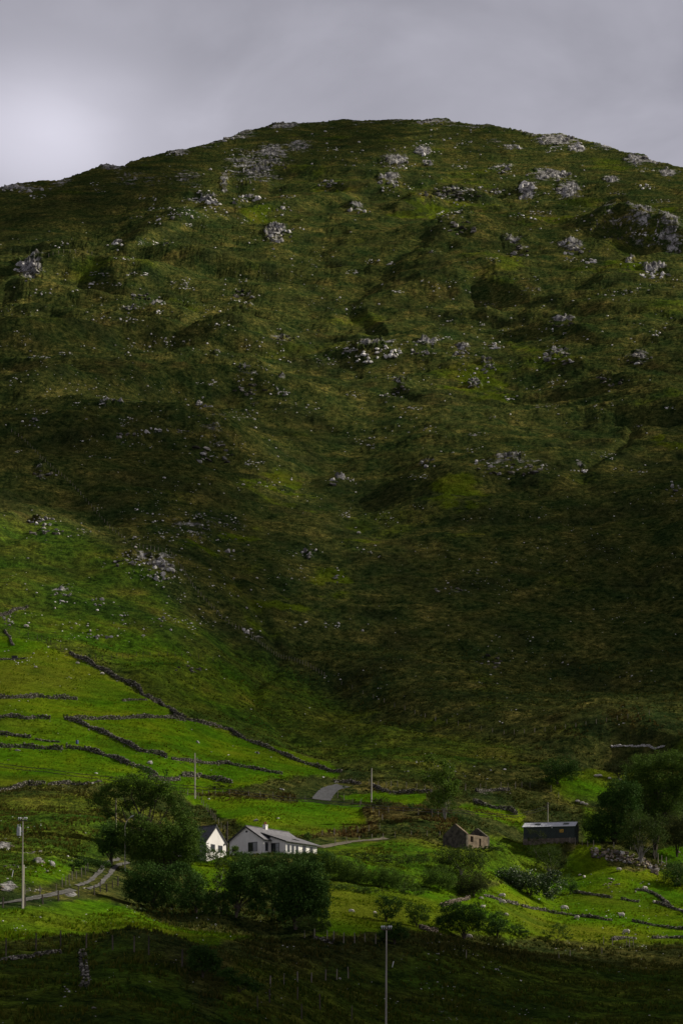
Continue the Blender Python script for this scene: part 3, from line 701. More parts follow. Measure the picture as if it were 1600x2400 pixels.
def np_mesh(name, V, Fq, mat, smooth_=False):
    me = bpy.data.meshes.new(name); k = Fq.shape[1]
    me.vertices.add(len(V)); me.vertices.foreach_set('co', np.ascontiguousarray(V, np.float32).ravel())
    me.loops.add(Fq.size); me.loops.foreach_set('vertex_index', np.ascontiguousarray(Fq, np.int32).ravel())
    me.polygons.add(len(Fq)); me.polygons.foreach_set('loop_start', np.arange(0, Fq.size, k, dtype=np.int32))
    me.polygons.foreach_set('loop_total', np.full(len(Fq), k, np.int32))
    me.update(calc_edges=True); me.materials.append(mat)
    return me
# ---- rocks: convex faceted stones, unit size, base at z = 0
def rock_shape(seed, flat=.7, n=15):
    r = random.Random(seed); bm = bmesh.new()
    for _ in range(n):
        v = Vector((r.gauss(0, 1), r.gauss(0, 1), r.gauss(0, 1))).normalized() * r.uniform(.8, 1.05)
        bm.verts.new((v.x * .5, v.y * .5, v.z * .5 * flat + .22 * flat))
    bmesh.ops.convex_hull(bm, input=bm.verts)
    bmesh.ops.delete(bm, geom=[v for v in bm.verts if not v.link_faces], context='VERTS')
    bmesh.ops.recalc_face_normals(bm, faces=bm.faces)
    me = bpy.data.meshes.new('rock'); bm.to_mesh(me); bm.free()
    return me
ROCKS = {}
for nm, mt in (('lichen', STONE), ('dark', STONE_D), ('pale', STONE_W), ('tan', STONE_T)):
    ROCKS[nm] = []
    for k in range(8):
        me = rock_shape(100 + k, .55 + .07 * k); me.materials.append(mt); ROCKS[nm].append(me)
_rv = []
for k in range(8):
    me = ROCKS['lichen'][k]; bm = bmesh.new(); bm.from_mesh(me); bmesh.ops.triangulate(bm, faces=bm.faces)
    _rv.append((np.array([v.co[:] for v in bm.verts]), np.array([[v.index for v in f.verts] for f in bm.faces]))); bm.free()
def stone_mass(name, items, mat, parent=None, loc=(0, 0, 0)):
    """many small stones (x, y, z, sx, sy, sz, rot) joined into one mesh"""
    Vs, Fs, b = [], [], 0
    for i, (x, y, z, sx, sy, sz, a) in enumerate(items):
        v, f = _rv[i % 8]; c, s_ = math.cos(a), math.sin(a)
        p = v * (sx, sy, sz); q = np.stack([p[:, 0] * c - p[:, 1] * s_ + x - loc[0], p[:, 0] * s_ + p[:, 1] * c + y - loc[1], p[:, 2] + z - loc[2]], -1)
        Vs.append(q); Fs.append(f + b); b += len(v)
    me = np_mesh(name, np.concatenate(Vs), np.concatenate(Fs), mat)
    o = link(name, me, parent); o['kind'] = 'stuff'
    return o

# ------------------------------------------------------------------ road and tracks
def strip(name, px, w0, w1, mat, lift=.11, step=.8):
    """ribbons along a photo polyline draped on the ground; w0..w1 = offsets across (m)"""
    pts = [pix(u, v) for u, v in px]
    line = []
    for a, b in zip(pts[:-1], pts[1:]):
        n = max(1, int((b - a).length / step))
        line += [a.lerp(b, k / n) for k in range(n)]
    line.append(pts[-1])
    sm = []
    for i in range(len(line)):
        lo, hi = max(0, i - 4), min(len(line), i + 5); sm.append(sum(line[lo:hi], Vector()) / (hi - lo))
    m = MB(); prev = None
    nx = max(2, int(abs(w1 - w0) / .5))
    for i, p in enumerate(sm):
        d = (sm[min(i + 1, len(sm) - 1)] - sm[max(i - 1, 0)]); d.z = 0; d.normalize(); nrm = Vector((d.y, -d.x, 0))
        row = []
        for k in range(nx + 1):
            t = w0 + (w1 - w0) * k / nx + random.uniform(-.12, .12) * (k in (0, nx))
            q = p + nrm * t; row.append((q.x, q.y, gz(q.x, q.y) + lift))
        b = len(m.v); m.v += row
        if prev is not None:
            for k in range(nx): m.f.append((prev + k, prev + k + 1, b + k + 1, b + k)); m.mi.append(0)
        prev = b
    return m
GRAVEL = simple('gravel', (.045, .044, .04), (.12, .115, .105), 1.2, .95, .1, 6, bump=.4)
GRAVEL_T = simple('pale_gravel', (.06, .055, .036), (.15, .13, .095), 1.2, .95, .1, 6)
ASPHALT = simple('asphalt', (.04, .041, .044), (.085, .086, .092), 1.5, .9, .2, 6)
def struct(name, m, mat):
    o = m.build(name, mat); o['kind'] = 'structure'; return o
a = strip('farm_track', TRACKS['left'], -1.0, -.4, GRAVEL); b = strip('farm_track', TRACKS['left'], .4, 1.0, GRAVEL)
a.add(b.v, b.f); a2 = strip('farm_track', TRACKS['far_left'], -.7, .4, GRAVEL_T); a.add(a2.v, a2.f); struct('farm_track', a, GRAVEL)
struct('driveway', strip('driveway', TRACKS['right'], -.9, .9, GRAVEL_T), GRAVEL_T)
struct('road', strip('road', TRACKS['road'], -2.0, 2.0, ASPHALT, .09), ASPHALT)

# ------------------------------------------------------------------ buildings
RENDER_W = simple('white_render', (.62, .59, .55), (.76, .73, .69), .8, .9, .2, 5, lo=.3, hi=.7)
RENDER_G = simple('garage_render', (.58, .55, .525), (.72, .69, .665), .7, .9, .2, 5, (1, 1, .4), lo=.32, hi=.6)
SLATE = simple('roof_slate', (.085, .082, .092), (.155, .148, .165), 2.0, .6, .4, 5, (1, 1, 1), bump=.2)
SLATE_D = simple('dark_slate', (.065, .065, .073), (.115, .112, .125), 2.0, .7, .3, 5)
FRAME_D = simple('dark_frame', (.02, .021, .02), (.04, .04, .038), 2.0, .6, .3)
FRAME_W = simple('white_frame', (.62, .62, .60), (.72, .72, .70), 2.0, .5, .4)
GLASS = simple('window_glass', (.012, .014, .016), (.03, .034, .036), .8, .08, .8)
CURTAIN = simple('net_curtain', (.20, .205, .21), (.36, .36, .36), 3.0, .9, .1, 3, (1, 1, .1))
TERRA = simple('terracotta', (.16, .06, .03), (.25, .10, .055), 3.0, .9, .2)
SHEET_G = simple('green_sheet', (.009, .017, .013), (.018, .030, .023), 1.2, .6, .35, 4)
SHEET_R = simple('grey_sheet_roof', (.40, .405, .44), (.52, .525, .56), .6, .5, .4, 4)
BLOCK = simple('concrete_block', (.07, .056, .042), (.14, .115, .09), 1.6, .95, .1, 5)
RUIN_M = simple('bare_render_stone', (.075, .058, .04), (.18, .138, .096), 1.1, .95, .1, 6, bump=.5, bdist=.08)
RUIN_D = simple('dark_shaded_rubble', (.03, .028, .022), (.10, .088, .068), 1.6, .95, .1, 6, bump=.6, bdist=.1)  # gables' shade put into the colour; the yard wall is dark itself
def window(parent, plane, p, w, h, out=1, frame=FRAME_D, mull=1, curtain=False, depth=.10):
    """plane 'y-': wall normal -y at y=p[1]; plane 'x-': normal -x at x=p[0]; p = lower left corner"""
    t = .07; fr = MB(); gl = MB(); cu = MB()
    def bx(m, a0, z0, a1, z1, d0, d1):
        if plane[0] == 'y': m.box(p[0] + a0, p[1] - d1 * out, p[2] + z0, p[0] + a1, p[1] - d0 * out, p[2] + z1)
        else: m.box(p[0] - d1 * out, p[1] + a0, p[2] + z0, p[0] - d0 * out, p[1] + a1, p[2] + z1)
    bx(fr, 0, 0, w, t, -.02, .05); bx(fr, 0, h - t, w, h, -.02, .05); bx(fr, 0, t, t, h - t, -.02, .05); bx(fr, w - t, t, w, h - t, -.02, .05)
    for k in range(mull):
        c = w * (k + 1) / (mull + 1); bx(fr, c - t / 2, t, c + t / 2, h - t, -.02, .045)
    bx(gl, t, t, w - t, h - t, .005, .02)
    f = fr.build('window', frame, parent); gl.build('pane', GLASS, f)
    if curtain:
        bx(cu, t, t, w * .45, h - t, .021, .024); cu.build('curtain', CURTAIN, f)
    return f
def gable_roof(parent, x0, x1, W, eave, ridge, over, thick, mat, name='roof'):
    hw = W / 2 + over; sl = (ridge - eave) / (W / 2); z_e = ridge - sl * hw
    m = MB(); m.prism([(-hw, z_e), (0, ridge), (hw, z_e), (hw, z_e + thick), (0, ridge + thick * 1.15), (-hw, z_e + thick)], x0, x1)
    r = m.build(name, mat, parent)
    c = MB(); c.box(x0, -.12, ridge + thick * 1.1, x1, .12, ridge + thick * 1.1 + .09); c.build('ridge_cap', SLATE_D, r)
    return r
def house():
    c0 = pix(617, 2004); ang = math.atan2(.819, .574)
    W, L, EV, RG = 7.2, 11.9, 2.75, 5.0
    o0 = Vector((c0.x, c0.y, c0.z)) + Matrix.Rotation(ang, 3, 'Z') @ Vector((0, W / 2, 0))
    h = thing('house', 'white rendered bungalow with grey slate roofs and brick chimney pots above the hedge', 'house', o0, ang)
    w = MB(); w.prism([(-W / 2, -2.5), (W / 2, -2.5), (W / 2, EV), (0, RG), (-W / 2, EV)], 0, L); w.build('wall', RENDER_W, h)
    r = gable_roof(h, -.25, L + .25, W, EV, RG, .35, .16, SLATE)
    # barge boards and gutter
    for s_ in (-1, 1):
        b = MB(); hw = W / 2 + .36; z_e = RG - (RG - EV) / (W / 2) * hw
        b.prism([(0, RG + .16), (0, RG - .1), (s_ * hw, z_e - .1), (s_ * hw, z_e + .16)], -.31, -.255); b.build('bargeboard', FRAME_D, h)
    g = MB(); g.tube([(-.2, -W / 2 - .42, EV - .16), (1.8, -W / 2 - .42, EV - .16)], [.06, .06]); g.build('gutter', FRAME_D, h)
    # lean-to
    x0, x1, yb, yf = 1.9, 11.1, -1.9, -6.8; zb, zf = 3.95, 2.35
    e = MB(); e.prism([(yf, -2.5), (-W / 2 - .003, -2.5), (-W / 2 - .003, 3.30), (yf, zf)], x0, x1); e.build('extension_wall', RENDER_W, h)
    e = MB(); yo = yf - .4; zo = zb + (zf - zb) * (yo - yb) / (yf - yb)
    e.prism([(yb, zb), (yo, zo), (yo, zo + .16), (yb, zb + .17)], x0 - .3, x1 + .5); er = e.build('extension_roof', SLATE, h)
    k = MB(); k.prism([(-4.7, zb + (zf - zb) * (2.8 / 4.9) + .175), (-5.6, zb + (zf - zb) * (3.7 / 4.9) + .175), (-5.6, zb + (zf - zb) * (3.7 / 4.9) + .24), (-4.7, zb + (zf - zb) * (2.8 / 4.9) + .24)], 6.6, 7.7); k.build('roof_window', GLASS, er)
    b = MB(); b.prism([(yb, zb + .17), (yb, zb - .06), (yo, zo - .06), (yo, zo + .16)], x0 - .36, x0 - .305); b.build('bargeboard', FRAME_D, h)
    g = MB(); g.tube([(x0 - .3, yo - .06, zo + .02), (x1 + .5, yo - .06, zo + .02)], [.07, .07]); g.build('gutter', FRAME_D, h)
    # chimney
    c = MB(); c.box(5.0, -.32, RG - .6, 5.6, .32, RG + .75); c.box(4.94, -.38, RG + .75, 5.66, .38, RG + .85); ch = c.build('chimney', RENDER_W, r)
    # gable openings
    window(h, 'x-', (0, -2.35, .72), 1.95, 1.6, mull=1, curtain=True)
    window(h, 'x-', (0, 2.0, .95), 1.1, .75, mull=0)
    v = MB(); v.box(-.04, -.25, 4.05, 0, .15, 4.35); v.build('vent', FRAME_D, h)
    # narrow window by the corner, patio door, windows of the long wall
    window(h, 'y-', (.55, -W / 2, .75), .75, 1.5, mull=0)
    window(h, 'x-', (x0, -5.6, .15), 1.75, 2.0, mull=1, curtain=True)
    for xa, ww in ((2.35, .95), (3.55, .95), (4.75, .95)): window(h, 'y-', (xa, yf, .45), ww, 1.5, frame=FRAME_W, mull=0)
    window(h, 'y-', (6.9, yf, .2), .9, 1.75, mull=0); window(h, 'y-', (9.0, yf, .5), .85, 1.4, mull=0)
    l = MB(); l.box(6.2, yf - .14, 1.95, 6.42, yf, 2.2); l.build('wall_lamp', FRAME_W, h)
    d = MB(); d.tube([(x0 + .12, yf - .06, 2.2), (x0 + .12, yf - .06, -.2)], [.045, .045]); d.build('downpipe', FRAME_W, h)
    for k_ in (-.16, .16):
        p = MB(); p.tube([(5.3, k_, RG + .85), (5.3, k_, RG + .95), (5.3, k_, RG + 1.35)], [.14, .13, .1], 8); p.build('chimney_pot', TERRA, ch)
    return h
house()
def garage():
    c0 = pix(507, 2012); n = Vector((.81, -.587, 0)); ang = math.atan2(-n.y, -n.x)   # local +x runs away from the gable
    W, L, EV, RG = 5.0, 8.0, 2.6, 5.15
    g = thing('garage', 'small white gabled outbuilding with dark slate roof half hidden by trees', 'outbuilding', c0, ang)
    w = MB(); w.prism([(-W / 2, -2.5), (W / 2, -2.5), (W / 2, EV), (0, RG), (-W / 2, EV)], 0, L); w.build('wall', RENDER_G, g)
    gable_roof(g, -.12, L + .2, W, EV, RG, .3, .14, SLATE_D)
    for s_ in (-1, 1):
        b = MB(); hw = W / 2 + .31; z_e = RG - (RG - EV) / (W / 2) * hw
        b.prism([(0, RG + .14), (0, RG - .05), (s_ * hw, z_e - .05), (s_ * hw, z_e + .14)], -.17, -.125); b.build('bargeboard', FRAME_D if s_ < 0 else FRAME_D, g)
    window(g, 'x-', (0, .35, 1.05), 1.0, 1.15, mull=0); window(g, 'x-', (0, -1.55, 1.0), 1.05, 1.15, mull=0)
    l = MB(); l.box(-.16, -2.2, 2.3, 0, -1.95, 2.55); l.build('wall_lamp', FRAME_D, g)
garage()
def shed():
    c0 = pix(1345, 1977); ang = math.radians(-12)
    L, W, EV, RG = 10.6, 8.2, 3.65, 4.85
    # local: x along the front (to the right), y to the back; origin at the front right corner
    s_ = thing('barn', 'long dark green corrugated barn with light grey metal roof', 'barn', c0, ang)
    w = MB(); w.prism([(0, 1.2), (W, 1.2), (W, EV), (W / 2, RG), (0, EV)], -L, 0); w.build('cladding', SHEET_G, s_)
    p = MB(); p.box(-L - .06, -.06, -2.0, .06, W + .06, 1.2); p.build('plinth', BLOCK, s_)
    ribs = MB()
    x = -L + .2
    while x < -.1: ribs.box(x, -.05, 1.22, x + .09, -.005, EV - .03); x += .34
    ribs.build('corrugation', SHEET_G, s_)
    ribs = MB(); y = .2
    while y < W - .1:
        top = EV + (RG - EV) * (1 - abs(y - W / 2) / (W / 2)) - .06
        ribs.box(.005, y, 1.22, .05, y + .09, top); y += .34
    ribs.build('corrugation', SHEET_G, s_)
    sl = (RG - EV) / (W / 2)
    for a, b, nm in ((-.35, W / 2, 'roof'), (W + .35, W / 2, 'roof')):
        m = MB(); za = EV - sl * .35 + .02; zb = RG + .02
        m.prism([(a, za), (b, zb), (b, zb + .09), (a, za + .09)], -L - .25, .25); r = m.build(nm, SHEET_R, s_)
        if a < 0:
            for xc in (-8.4, -2.5):
                k = MB(); ya, yb2 = 1.1, 3.0
                f = lambda y_: EV + sl * y_ + .115
                k.prism([(ya, f(ya)), (yb2, f(yb2)), (yb2, f(yb2) + .03), (ya, f(ya) + .03)], xc, xc + 1.15); k.build('skylight', SHEET_G, r)
            q = MB(); y = -L - .1
            while y < .2:
                q.prism([(-.34, EV - sl * .34 + .112), (W / 2 - .05, RG + .095), (W / 2 - .05, RG + .125), (-.34, EV - sl * .34 + .142)], y, y + .07); y += .5
            q.build('roof_rib', SHEET_R, r)
    c = MB(); c.box(-L - .25, W / 2 - .2, RG + .09, .25, W / 2 + .2, RG + .16); c.build('ridge_cap', METAL, s_)
    YEL = simple('ochre_board', (.42, .24, .03), (.50, .30, .045), 2.0, .8, .2)
    b = MB(); b.box(-3.05, -.16, 2.35, -2.25, -.1, 3.0); bo = b.build('notice_board', YEL, s_)
    d = MB()
    for (u0, v0, u1, v1) in ((-2.95, 2.75, -2.72, 2.93), (-2.6, 2.72, -2.35, 2.80), (-2.98, 2.44, -2.55, 2.54), (-2.46, 2.45, -2.34, 2.62)): d.box(u0, -.172, v0, u1, -.16, v1)
    d.build('notice_print', FRAME_D, bo)
    l = MB(); l.box(-4.75, -.25, EV - .35, -4.55, -.05, EV - .2); l.build('floodlight', FRAME_W, s_); s_.scale = (.95, .95, .95)
shed()
def ruin():
    c0 = pix(1096, 1989); d = Vector((.62, .785, 0)).normalized(); ang = math.atan2(d.y, d.x)   # +x along the lit wall
    W, L, T, EV, RG = 5.0, 6.1, .5, 2.55, 4.35
    r = thing('ruined_cottage', 'roofless ruined cottage with two bare gables and tan side wall', 'ruin', c0, ang)
    def wall_with_holes(holes):
        m = MB(); xs = sorted({0, L} | {h[0] for h in holes} | {h[0] + h[2] for h in holes})
        for xa, xb in zip(xs[:-1], xs[1:]):
            hs = [h for h in holes if h[0] <= xa and h[0] + h[2] >= xb]
            if hs: m.box(xa, 0, -2, xb, T, hs[0][1]); m.box(xa, 0, hs[0][1] + hs[0][3], xb, T, EV - .05)
            else: m.box(xa, 0, -2, xb, T, EV + random.uniform(-.06, .03))
        return m
    wall_with_holes([(.75, 1.25, .85, 1.0), (3.4, .7, .6, 1.35)]).build('side_wall', RUIN_M, r)
    m = MB(); m.box(0, W - T, -2, L, W, EV - .4); m.build('side_wall', RUIN_M, r)
    m = MB(); m.prism([(0, -2), (W, -2), (W, EV), (W / 2 + .15, RG), (W / 2 - .15, RG), (0, EV)], -T, -.003); g1 = m.build('gable', RUIN_D, r)
    m = MB(); m.prism([(0, -2), (W, -2), (W, EV), (W / 2 + .1, RG - .2), (W / 2 - .15, RG - .1), (0, EV)], L + .003, L + T); m.build('gable', RUIN_D, r)
    m = MB(); m.prism([(-.06, EV - .05), (-.06, EV + .1), (W / 2 - .12, RG + .12), (W / 2 - .12, RG - .03)], -T - .05, .02); m.build('coping', RUIN_M, g1)
    m = MB(); m.box(L + T, 0.1, -1.5, L + T + 4.0, .5, .9); m.build('yard_wall', RUIN_D, r); r.scale = (1.06, 1.06, 1.06)
ruin()

# ------------------------------------------------------------------ dry stone walls
WALL_ROWS = [  # label, stone kind, height (m), photo polyline
    ('dry stone wall running diagonally down the bright pasture from the wire fence', STONE_D, 1.3, [(165, 1533), (190, 1546), (215, 1556), (240, 1571), (265, 1586), (290, 1596), (315, 1607), (330, 1619), (350, 1638), (375, 1650), (400, 1666), (412, 1678), (436, 1687)]),
    ('dark overgrown boundary wall curving down to the road below the brown slope', STONE_D, 1.0, [(440, 1688), (490, 1700), (530, 1710), (560, 1727), (610, 1747), (650, 1763), (690, 1782), (760, 1803), (800, 1810)]),
    ('long grey wall with a tall middle, uppermost across the left pasture', STONE, 1.15, [(-10, 1640), (25, 1637), (75, 1636), (90, 1634), (115, 1637), (150, 1638), (182, 1640)]),
    ('low remains of wall continuing the uppermost pasture wall', STONE, .5, [(288, 1643), (310, 1641), (345, 1642)]),
    ('thick pale rubble wall second down at the left edge of pasture', STONE, 1.0, [(-10, 1684), (30, 1681), (65, 1686), (80, 1683), (118, 1686)]),
    ('straight stone wall joining the diagonal wall to the corner bush', STONE, 1.0, [(152, 1686), (200, 1686), (280, 1686), (340, 1683), (400, 1684), (436, 1690)]),
    ('stone wall slanting down right from the corner bush through the pasture', STONE_D, 1.1, [(155, 1686), (190, 1696), (240, 1718), (300, 1745), (330, 1762), (380, 1771), (390, 1777)]),
    ('low dark wall continuing the slanting wall above the utility pole', STONE_D, .8, [(403, 1780), (460, 1787), (530, 1790), (600, 1804), (664, 1815)]),
    ('short mossy wall at the left edge above the two long pasture walls', STONE_D, .85, [(-10, 1720), (40, 1725), (72, 1730)]),
    ('nearly buried line of stones behind the longest lower pasture wall', STONE_D, .4, [(85, 1734), (115, 1738), (142, 1740)]),
    ('longest lower pasture wall with a narrow gap, left section', STONE, 1.15, [(-10, 1752), (60, 1753), (100, 1755), (147, 1758)]),
    ('lower pasture wall bending down right to the dark bush', STONE_D, 1.15, [(156, 1754), (200, 1758), (235, 1768), (270, 1778), (300, 1792), (340, 1805), (370, 1822)]),
    ('short grey wall behind the big tree crown beside dark bush', STONE, 1.1, [(350, 1826), (385, 1829), (422, 1828)]),
    ('short rubble wall crossing behind the grey utility pole', STONE, 1.1, [(428, 1819), (470, 1820), (510, 1829), (545, 1836)]),
    ('curved stone wall at the left edge above rough grass', STONE, 1.0, [(-10, 1862), (30, 1851), (60, 1843), (108, 1838)]),
    ('short tumbled wall beside the row of dark fence posts', STONE, .7, [(115, 1841), (140, 1838), (167, 1837)]),
    ('row of scattered stones leading to the big pale boulder', STONE, .3, [(170, 1838), (200, 1837), (238, 1832)]),
    ('stepped stone wall on the upper left pasture edge', STONE_D, 1.0, [(-10, 1450), (12, 1442), (25, 1438), (35, 1432), (55, 1428), (66, 1423)]),
    ('broken wall of pale stones falling beside the top of pasture fence', STONE, .5, [(12, 1478), (20, 1490), (26, 1504), (32, 1514)]),
    ('low stone line crossing pasture at the small dark trough', STONE, .45, [(-10, 1547), (12, 1546), (62, 1544)]),
    ('low stone wall beneath the two lying sheep in green meadow', STONE_D, .55, [(1136, 2100), (1160, 2107), (1185, 2114), (1212, 2121)]),
    ('long stone wall curving across the lower green meadow', STONE_D, .65, [(1222, 2125), (1250, 2130), (1275, 2135), (1320, 2143), (1345, 2147), (1385, 2151), (1432, 2158)]),
    ('dark wall running out to the right edge of lower meadow', STONE_D, .6, [(1482, 2160), (1515, 2166), (1545, 2172), (1600, 2178), (1640, 2182)]),
    ('short wall in the meadow right of the glossy shrub', STONE_D, .6, [(1343, 2092), (1370, 2095), (1400, 2099), (1432, 2105)]),
    ('tiny section of tumbled wall between meadow walls', STONE_D, .6, [(1455, 2108), (1475, 2112), (1496, 2114)]),
    ('stone wall descending steeply to the right edge of meadow', STONE_D, .65, [(1488, 2086), (1515, 2090), (1535, 2097), (1552, 2110), (1575, 2130), (1610, 2142)]),
    ('low line of stones below the steep meadow wall', STONE_D, .6, [(1535, 2116), (1555, 2122), (1577, 2130)]),
    ('low wall at the bottom edge of lit meadow behind stakes', STONE_D, .6, [(1434, 2204), (1460, 2200), (1486, 2201)]),
    ('rough wall at the bottom edge of lit meadow by frame edge', STONE_D, .6, [(1528, 2200), (1560, 2198), (1580, 2199), (1640, 2198)]),
    ('tan rubble wall climbing behind the dark bushes of meadow', STONE_T, .6, [(1035, 2123), (1055, 2116), (1075, 2110), (1098, 2104)]),
    ('short tumbled wall showing under the bushes behind pole', STONE_T, .8, [(985, 2177), (1000, 2182), (1022, 2185)]),
    ('rubble wall slanting down towards the green barn', STONE, 1.0, [(1110, 1880), (1130, 1888), (1160, 1895), (1190, 1900), (1210, 1910)]),
    ('low wall below the posts on the mound behind barn', STONE, .8, [(1115, 1856), (1150, 1854), (1195, 1852)]),
    ('pale line of stones on the right knoll above dark trees', STONE_W, .4, [(1432, 1750), (1470, 1749), (1520, 1748), (1556, 1750)]),
    ('wall of pale stones in the bushes behind the slender birch', STONE, .8, [(872, 1842), (900, 1856), (935, 1858), (970, 1856), (1012, 1856)]),
    ('low mossy wall by the top of the grey road', STONE_D, .7, [(783, 1832), (805, 1834), (825, 1834), (845, 1838)]),
    ('wall seen end on climbing the shaded foreground mound', STONE_D, .28, [(196, 2318), (203, 2300), (200, 2280), (197, 2262), (196, 2242), (192, 2228)]),
    ('low wall along the top of shaded foreground mound', STONE_D, .28, [(-10, 2250), (40, 2247), (90, 2240), (140, 2232)]),
    ('low bright stone line below the dark hedge trees', STONE, .5, [(740, 2203), (760, 2208), (785, 2212)]),
]
rw = random.Random(21)
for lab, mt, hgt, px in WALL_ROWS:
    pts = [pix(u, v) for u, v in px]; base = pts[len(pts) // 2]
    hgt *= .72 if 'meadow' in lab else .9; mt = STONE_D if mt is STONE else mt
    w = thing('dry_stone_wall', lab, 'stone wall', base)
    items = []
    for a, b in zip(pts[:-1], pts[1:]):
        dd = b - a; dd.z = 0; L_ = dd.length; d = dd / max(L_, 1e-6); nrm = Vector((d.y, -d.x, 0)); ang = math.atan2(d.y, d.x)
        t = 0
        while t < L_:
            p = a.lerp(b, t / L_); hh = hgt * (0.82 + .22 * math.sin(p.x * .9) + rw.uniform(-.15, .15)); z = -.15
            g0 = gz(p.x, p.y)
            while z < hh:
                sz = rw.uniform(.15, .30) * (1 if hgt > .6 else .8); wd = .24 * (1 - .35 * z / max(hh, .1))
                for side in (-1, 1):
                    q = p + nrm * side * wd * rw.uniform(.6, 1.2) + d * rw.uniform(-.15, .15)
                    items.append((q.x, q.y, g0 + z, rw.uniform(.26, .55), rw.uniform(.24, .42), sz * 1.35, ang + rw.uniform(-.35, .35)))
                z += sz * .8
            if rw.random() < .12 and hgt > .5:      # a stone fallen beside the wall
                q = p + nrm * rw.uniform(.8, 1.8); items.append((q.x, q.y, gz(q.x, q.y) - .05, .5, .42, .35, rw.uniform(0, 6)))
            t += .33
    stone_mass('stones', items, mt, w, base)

# the retaining bank by the barn: its stones can be told apart
rb_px = [(1383, 1990), (1400, 1991), (1430, 1995), (1460, 1999), (1490, 2006), (1510, 2016), (1525, 2028), (1540, 2040)]
rb = thing('retaining_wall', 'long tan retaining wall of large stones below the barn yard', 'stone wall', pix(1455, 2006))
for k in range(250):
    t = rw.random() ** .9 * (len(rb_px) - 1.001); i = int(t); f = t - i
    u = rb_px[i][0] + f * (rb_px[i + 1][0] - rb_px[i][0]); v = rb_px[i][1] + f * (rb_px[i + 1][1] - rb_px[i][1])
    dv = rw.uniform(-3, 22) * (1.0 if t < 5 else .6)
    p = pix(u + rw.uniform(-2, 2), v + dv); s_ = rw.uniform(.35, .8)
    if rw.random() < .08: s_ *= 1.9
    link('stone', rw.choice(ROCKS['tan'] if rw.random() < .75 else ROCKS['lichen']), rb, p - rb.location - Vector((0, .1, .15 * s_)), (rw.uniform(-.25, .25), rw.uniform(-.25, .25), rw.uniform(0, 6.28)), (s_ * 1.3, s_, s_ * .95))
# ------------------------------------------------------------------ fences
def fence(label, posts, h=1.15, mat=TIMBER, r=.06, wires=(.45, .75, 1.02), lean=.05, group=None, fill=0):
    pts = []
    for i, (u, v) in enumerate(posts):
        if i and fill:
            u0, v0 = posts[i - 1]; n = max(1, round(math.hypot(u - u0, v - v0) / fill))
            for k in range(1, n): pts.append(pix(u0 + (u - u0) * k / n, v0 + (v - v0) * k / n))
        pts.append(pix(u, v))
    t = thing('wire_fence', label, 'fence', pts[0], 0, group); o = pts[0]
    tops = []
    for p in pts:
        dx, dy = rw.uniform(-lean, lean), rw.uniform(-lean, lean); hh = h * rw.uniform(.86, 1.12); rr = r * rw.uniform(.8, 1.3)
        m = MB(); m.tube([p - o + Vector((0, 0, -.35)), p - o + Vector((dx * .6, dy * .6, hh * .6)), p - o + Vector((dx, dy, hh))], [rr * 1.1, rr, rr * .9], 5)
        m.build('post', mat, t); tops.append((p - o, Vector((dx, dy, hh))))
    m = MB()
    for (a, ta), (b, tb) in zip(tops[:-1], tops[1:]):
        if (b - a).length > 14: continue
        for z in wires:
            A, B = a + ta * z / h, b + tb * z / h; m.tube([A, (A + B) / 2 - Vector((0, 0, .03)), B], [.008] * 3, 3, False)
    if m.v: m.build('wire', WIRE, t)['kind'] = 'stuff'
    return t
fence('pasture fence of dark posts running down to the diagonal wall', [(25, 1475), (36, 1479), (46, 1486), (67, 1491), (88, 1498), (98, 1500), (109, 1507), (120, 1512), (132, 1518), (143, 1522), (152, 1528), (163, 1533), (172, 1537)], 1.3, TIMBER_D)
fence('line of thin posts running right from top of the diagonal wall', [(192, 1541), (225, 1545), (240, 1547), (262, 1546), (275, 1543), (288, 1543), (301, 1542), (320, 1538), (336, 1538), (352, 1537), (373, 1538), (393, 1537), (411, 1537), (427, 1538), (447, 1540), (466, 1543), (500, 1548)], 1.25, TIMBER_D)
fence('long mountain fence climbing beside the gully', [(28, 1012), (60, 1035), (95, 1072), (125, 1100), (165, 1132), (190, 1160), (215, 1190), (258, 1238), (300, 1272)], 1.25, TIMBER, .07, fill=9)
fence('lower mountain fence with pale posts down the spur edge', [(310, 1280), (398, 1296), (430, 1338), (452, 1375), (478, 1405), (520, 1450), (545, 1468), (575, 1480)], 1.25, TIMBER, .07, fill=9)
fence('pale close set posts along the heather edge of spur', [(580, 1484), (610, 1510), (642, 1535), (665, 1545), (690, 1550), (722, 1562), (760, 1585)], 1.3, TIMBER, .07, fill=7)
fence('faint fence along the gully foot towards the right knoll', [(800, 1605), (900, 1648), (1020, 1690), (1180, 1722), (1300, 1712), (1420, 1692), (1520, 1676)], 1.2, TIMBER, .06, fill=26)
fence('row of thin posts on the upper left mountain shoulder', [(115, 602), (125, 598), (138, 595), (150, 592), (165, 591), (178, 593), (205, 594), (216, 596)], 2.0, TIMBER, .12, ())
fence('roadside fence in tan grass left of the grey road', [(424, 1864), (440, 1864), (475, 1863), (489, 1864), (505, 1862), (522, 1863), (538, 1864), (553, 1864), (583, 1866), (610, 1868), (640, 1870), (680, 1874), (715, 1878)], 1.15, TIMBER)
fence('fence of closely spaced posts dropping behind the white outbuilding', [(461, 1869), (466, 1873), (473, 1882), (477, 1889), (484, 1898), (488, 1903), (494, 1911), (498, 1917), (502, 1922), (506, 1927), (513, 1935), (519, 1942), (525, 1950), (531, 1958)], 1.35, TIMBER)
fence('pasture fence above the cut bank right of the bungalow', [(755, 1960), (783, 1957), (810, 1953), (838, 1951), (864, 1948), (889, 1946)], 1.3, TIMBER)
